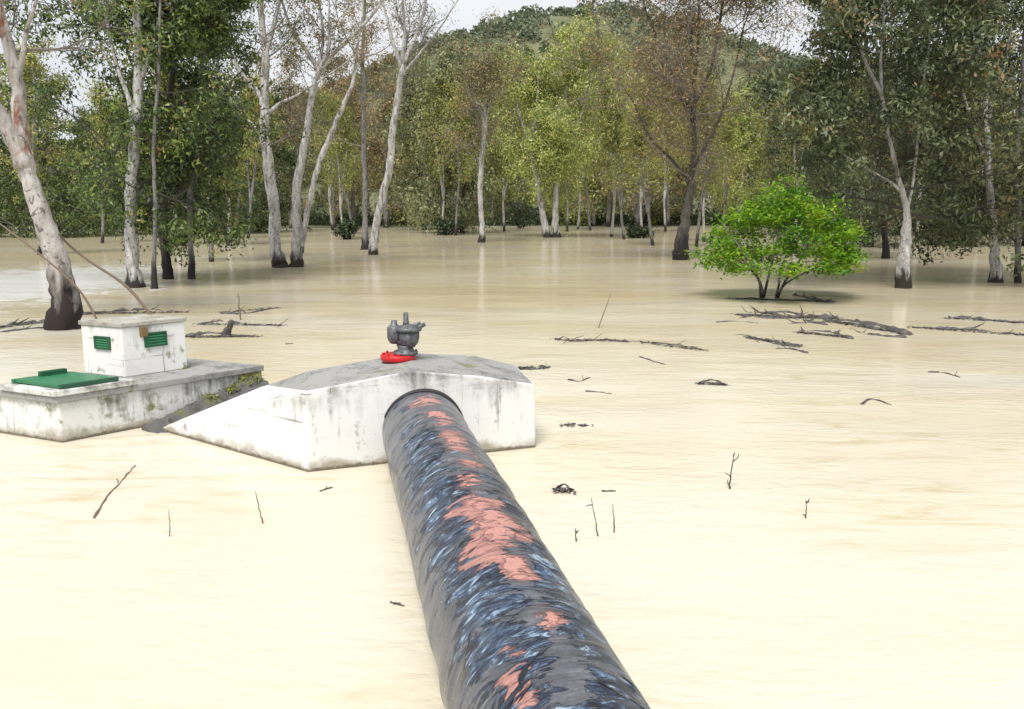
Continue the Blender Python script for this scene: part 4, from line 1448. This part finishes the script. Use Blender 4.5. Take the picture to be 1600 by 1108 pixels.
for k in range(8):
    a = k * math.pi / 4
    MB().add(*lathe([(0.001, 0.36), (0.012, 0.36), (0.012, 0.393), (0.001, 0.394)], (nx_ + 6 * S + 17.5 * S * math.cos(a), -0.02 + 17.5 * S * math.sin(a), 0), 6)).build('bolt', IRON, valve, smooth=False)
for k in range(6):
    a = k * math.pi / 3 + 0.3
    MB().add(*lathe([(0.001, 0.09), (0.011, 0.09), (0.011, 0.115), (0.001, 0.116)], (nx_ + 16.5 * S * math.cos(a), 16.5 * S * math.sin(a), 0), 6)).build('bolt', IRON, valve, smooth=False)
for (dx, dz, rr) in ((27 * S, 0.395, 0.03), (20 * S, 0.41, 0.026)):
    p = np.array([(nx_ + dx - 12 * S, -0.03, dz - 0.035), (nx_ + dx - 4 * S, -0.035, dz - 0.005), (nx_ + dx + 4 * S, -0.04, dz + 0.02)])
    MB().add(*tube(p, [0.035, rr, 0.022], 10)).build('lug', IRON, valve)
MB().add(*lathe([(0.001, 0.18), (6 * S, 0.19), (10 * S, 0.23), (11 * S, 0.27), (11 * S, 0.37), (8 * S, 0.395), (5 * S, 0.41), (4.5 * S, 0.455), (0.001, 0.46)], (nx_ - 17 * S, 0.0, 0), 24)).build('side_chamber', IRON, valve)
MB().add(*tube(np.array([(nx_ - 22 * S, 0, 0.24), (nx_ - 5 * S, 0, 0.21), (nx_ + 3 * S, 0, 0.20)]), [0.045, 0.045, 0.045], 12)).build('link_pipe', IRON, valve)
MB().add(*lathe([(0.001, 0.39), (5 * S, 0.39), (5 * S, 0.44), (4 * S, 0.445), (4 * S, 0.53), (3 * S, 0.545), (0.001, 0.546)], (nx_ + 1 * S, 0.03, 0), 16)).build('spindle', IRON, valve)


# ------------------------------------------------------------------ flotsam
def stick(name, label, pts, w, z=0.01, twigs=3, mat=None, group=None, seed=0, cat='driftwood', up=None):
    """a branch floating along pixel points on the water (up: heights of the points)"""
    rng = np.random.default_rng(seed)
    P = []
    for k, (a, b) in enumerate(pts):
        zz = z if up is None else up[k]
        p = ground(a, b, 0)
        if up is not None:
            p = atY(a, b, ground(*pts[0]).y) if zz is None else p + Vector((0, 0, zz))
        else:
            p = p + Vector((0, 0, zz))
        P.append(np.array(p))
    P = np.array(P)
    O = P.mean(axis=0) * (1, 1, 0)
    P = P - O
    r = w * pxm(O[1]) * (0.66 if name == 'driftwood' else 0.36)
    if name == 'driftwood':
        twigs = twigs * 2 + 2
    R = r * np.linspace(1.0, 0.45, len(P))
    if up is None:
        P[:, 2] -= r * 0.45
    sp, sr = smooth_path(P, R, 5)
    L = np.linalg.norm(P[-1] - P[0])
    sp[1:-1] += rng.normal(0, 1, sp[1:-1].shape) * min(r * 0.35, L * 0.01)
    root = MB().add(*tube(sp, sr, 7, rng, 0.15)).build(name, mat or WOOD, loc=O)
    tag(root, label, cat, group)
    for k in range(twigs):
        i = rng.integers(1, len(sp) - 1)
        d = unit(sp[i] - sp[i - 1]) + rng.normal(0, 0.6, 3) * (1, 1, 0.35)
        d[2] = max(-0.05, d[2] * 0.5)
        b = branch_path(rng, sp[i], d, L * rng.uniform(0.12, 0.3), 3, 0.25, 0.02)
        MB().add(*tube(b, np.linspace(max(0.006, sr[i] * 0.5), 0.004, 4), 5)).build('twig', mat or WOOD, root)
    return root


DG = 'driftwood floating past the green bush'
stick('driftwood', 'thick dark driftwood trunk tapering to a blunt black root past the green bush', [(1418, 523), (1385, 512), (1340, 503), (1290, 500)], 17, seed=1, twigs=4, group=DG)
stick('driftwood', 'long dark driftwood branch lying across the water below the green bush', [(1310, 497), (1265, 495), (1210, 498), (1150, 492)], 9, seed=2, twigs=5, group=DG)
stick('driftwood', 'crooked driftwood branch just under the long dark one', [(1290, 508), (1250, 500), (1200, 490), (1170, 489)], 7, seed=3, twigs=5, group=DG)
stick('driftwood', 'grey broken driftwood bough in front of the dark driftwood mat', [(1330, 530), (1300, 520), (1262, 517), (1245, 520)], 7, seed=4, twigs=4, group=DG)
stick('driftwood', 'pale grey twiggy driftwood at the near edge of the mat', [(1250, 543), (1215, 538), (1185, 529), (1168, 527)], 6, seed=5, twigs=6, group=DG)
stick('driftwood', 'black log floating at the foot of the green bush', [(1303, 472), (1285, 472), (1262, 465), (1238, 461)], 11, seed=6, twigs=2, group=DG)
stick('driftwood', 'thin dark driftwood on the bush side of the green bush stems', [(1195, 468), (1170, 466), (1140, 469)], 5, seed=7, twigs=2, group=DG)
stick('driftwood', 'long floating bough reaching out to the edge of the wood, upper of two', [(1480, 497), (1520, 498), (1570, 503), (1630, 506)], 8, seed=8, twigs=4, group=DG)
stick('driftwood', 'long floating bough reaching out to the edge of the wood, lower of two', [(1425, 512), (1480, 515), (1540, 517), (1625, 527)], 7, seed=9, twigs=4, group=DG)
stick('driftwood', 'thin pale driftwood stem near the dark driftwood mat, towards the middle of the water', [(1120, 504), (1150, 502), (1185, 505)], 4, seed=10, twigs=2, group=DG)

for k, (pts, w, lab) in enumerate((
        ([(1372, 516), (1330, 506), (1280, 504), (1235, 506)], 8, 'knobbly driftwood lying along the thick dark driftwood trunk'),
        ([(1255, 492), (1222, 488), (1190, 491), (1160, 497)], 6, 'slim driftwood on the bush side of the dark driftwood mat'),
        ([(1415, 528), (1370, 524), (1335, 516)], 7, 'short driftwood tucked against the blunt root of the thick trunk'),
        ([(1262, 552), (1238, 546), (1212, 545)], 5, 'small pale driftwood piece below the pale grey twiggy one'))):
    stick('driftwood', lab, pts, w, seed=80 + k, twigs=5, group=DG)
# leaf and bark litter caught round the driftwood, one mass
mb = MB()
LR = np.random.default_rng(77)
for (x0, y0, x1, y1, q) in ((1420, 523, 1290, 501, 500), (1310, 499, 1150, 492, 600), (1330, 528, 1245, 520, 260), (1250, 541, 1168, 528, 260), (1300, 472, 1140, 467, 620), (1260, 470, 1180, 468, 300), (1480, 498, 1630, 506, 260), (1425, 512, 1625, 526, 260),
                            (293, 527, 402, 526, 260), (310, 507, 440, 509, 200), (345, 489, 438, 481, 120), (130, 491, 290, 488, 320), (-30, 516, 100, 500, 320), (868, 531, 985, 534, 160), (1000, 535, 1100, 548, 130),
                            (1092, 600, 1136, 602, 70), (800, 577, 858, 575, 90), (866, 766, 893, 768, 24), (876, 666, 920, 665, 20)):
    a, b = np.array(ground(x0, y0)), np.array(ground(x1, y1))
    t = LR.uniform(0, 1, (q, 1))
    L = np.linalg.norm(b - a)
    c = a + (b - a) * t + LR.normal(0, 1, (q, 3)) * (0.05 * L + 0.02, 0.02 * L + 0.06, 0) * 0.6
    c[:, 2] = 0.012 + LR.uniform(0, 0.02, q)
    V, Q = leaf_quads(c, 0.10, 0.035, LR, 0.0, 0.93)
    mb.add(V, Q)
tag(mb.build('floating_litter', WOOD, smooth=False), 'dark bark and leaf litter drifting round the driftwood', None, None, 'stuff')

HG = 'driftwood floating round the hut'
stick('driftwood', 'dark curved driftwood with an upright knot floating beside the hut', [(293, 527), (325, 521), (360, 523), (402, 526)], 9, seed=11, twigs=2, group=HG)
stick('driftwood', 'short black stub standing on the curved driftwood', [(350, 524), (358, 512), (362, 500)], 10, seed=12, twigs=1, group=HG, up=[0, None, None])
stick('driftwood', 'thin dark driftwood behind the curved one beside the hut', [(310, 508), (345, 502), (385, 508), (440, 509)], 5, seed=13, twigs=4, group=HG)
stick('driftwood', 'farthest thin driftwood of those beside the hut', [(345, 490), (385, 490), (438, 480)], 4, seed=14, twigs=3, group=HG)
stick('driftwood', 'long grey driftwood log behind the hut roof', [(130, 492), (180, 487), (235, 484), (290, 489)], 8, seed=15, twigs=3, group=HG)
stick('driftwood', 'long grey driftwood log floating against the leaning eucalyptus foot', [(-30, 515), (20, 508), (60, 502), (100, 498)], 11, seed=16, twigs=3, group=HG)
stick('driftwood', 'second grey log below the one against the leaning eucalyptus', [(-10, 520), (40, 515), (90, 510)], 6, seed=17, twigs=2, group=HG)

FG = 'sticks scattered on the open water'
stick('floating_stick', 'broken brown forked stick floating in front of the platform', [(147, 810), (168, 776), (190, 752), (212, 728)], 5, seed=20, twigs=2, mat=WOOD_BROWN, group=FG, cat='stick')
stick('upright_twig', 'thin leaning dead stem poking up before the white block', [(411, 818), (405, 795), (399, 768)], 3.5, seed=21, twigs=0, mat=WOOD_BROWN, group=FG, cat='stick', up=[-0.02, None, None])
stick('upright_twig', 'thin upright dead stem in front of the platform, paler than the forked stick', [(265, 838), (265, 815), (264, 796)], 2.5, seed=22, twigs=0, mat=WOOD_BROWN, group=FG, cat='stick', up=[-0.02, None, None])
stick('upright_twig', 'dark upright twig with side shoots in the open water', [(1140, 764), (1142, 740), (1148, 708)], 4, seed=23, twigs=4, group=FG, cat='stick', up=[-0.02, None, None])
stick('upright_twig', 'faint short upright reed, farthest out from the pipe on the near water', [(1258, 810), (1260, 795), (1259, 782)], 3, seed=24, twigs=3, group=FG, cat='stick', up=[-0.02, None, None])
stick('upright_twig', 'slim dead reed just beside the pipe, taller of two', [(935, 838), (929, 808), (924, 778)], 3, seed=25, twigs=1, group=FG, cat='stick', up=[-0.02, None, None])
stick('upright_twig', 'slim dead reed just beside the pipe, shorter of two', [(960, 832), (959, 808), (957, 788)], 3, seed=26, twigs=0, group=FG, cat='stick', up=[-0.02, None, None])
stick('upright_twig', 'tiny dark stub close to the torn blue stretch of pipe', [(901, 846), (900, 838), (899, 826)], 4, seed=27, twigs=2, group=FG, cat='stick', up=[-0.02, None, None])
stick('upright_twig', 'tall thin bare stem rising from the water behind the string of flotsam', [(935, 512), (945, 485), (955, 458)], 2.5, seed=28, twigs=0, mat=WOOD_BROWN, group=FG, cat='stick', up=[-0.02, None, None])
stick('upright_twig', 'bare upright twig among the driftwood beside the hut', [(376, 500), (374, 478), (372, 458)], 3.5, seed=29, twigs=1, mat=WOOD_BROWN, group=FG, cat='stick', up=[-0.02, None, None])
for k, (pts, w, tw, lab) in enumerate((
        ([(866, 766), (882, 757), (893, 768)], 6, 4, 'small dark twig tangle floating between the pipe and the open water'),
        ([(940, 768), (962, 768)], 6, 2, 'short dark chip of wood floating level with the twig tangle'),
        ([(1092, 600), (1112, 594), (1136, 602)], 7, 6, 'grey tangled twig raft in the middle of the open water'),
        ([(1346, 632), (1362, 624), (1392, 633)], 7, 4, 'small bent grey branch floating below the driftwood mat'),
        ([(1450, 582), (1475, 583), (1500, 590)], 5, 3, 'thin brown branch floating well below the two long boughs'),
        ([(1000, 558), (1018, 564), (1040, 570)], 4, 3, 'thin brown stick drifting under the string of flotsam'),
        ([(888, 594), (905, 596), (922, 590)], 5, 2, 'small brown stick drifting off the corner of the white block'),
        ([(915, 612), (935, 613), (956, 616)], 5, 4, 'thin grey twigs drifting off the corner of the white block'),
        ([(876, 666), (884, 664)], 5, 2, 'tiny dark chip near the side of the white block, closer of two'),
        ([(908, 667), (920, 665)], 6, 2, 'tiny dark chip near the side of the white block, farther of two'),
        ([(800, 576), (830, 578), (858, 574)], 6, 7, 'black twig clump caught on the far corner of the white block'),
        ([(446, 538), (458, 537)], 5, 2, 'small dark chip floating between the driftwood and the air valve'),
        ([(472, 734), (492, 735)], 6, 3, 'dark twig caught at the near corner of the white block'),
        ([(500, 768), (520, 762)], 4, 3, 'small pale twig below the near corner of the white block'),
        ([(610, 942), (632, 948)], 5, 4, 'small grey twig drifting against the side of the pipe'),
        ([(868, 530), (900, 534), (940, 531), (985, 534)], 5, 6, 'string of twiggy flotsam across the middle water, near half'),
        ([(1000, 535), (1040, 537), (1075, 542), (1100, 548)], 4, 5, 'string of twiggy flotsam across the middle water, far half'))):
    stick('floating_twig', lab, pts, w, seed=50 + k, twigs=tw, group='twigs scattered on the open water', cat='twig', mat=WOOD if k % 3 else None)

# thin dead boughs leaning from the leaning eucalyptus down to the water
for k, (pts, w, lab) in enumerate((
        ([(250, 487), (200, 450), (150, 415), (110, 385), (60, 330)], 5, 'thin dead bough slanting from the leaning eucalyptus down to the hut roof'),
        ([(165, 500), (130, 462), (95, 425), (40, 380), (-20, 335)], 4, 'thin dead bough slanting down in front of the leaning eucalyptus foot'))):
    Y = ground(105, 513).y
    Y = (Y + 0.6, Y - 0.9)[k]
    P = np.array([np.array(atY(a, b, Y)) for a, b in pts])
    P[0][2] = -0.1
    O = np.array([P[0][0], P[0][1], 0.0])
    sp, sr = smooth_path(P - O, np.linspace(w, w * 0.6, len(P)) * pxm(Y) * 0.5, 5)
    o = MB().add(*tube(sp, sr, 7, np.random.default_rng(k), 0.08)).build('dead_bough', WOOD_BROWN, loc=O)
    tag(o, lab, 'branch', 'dead boughs by the leaning eucalyptus')
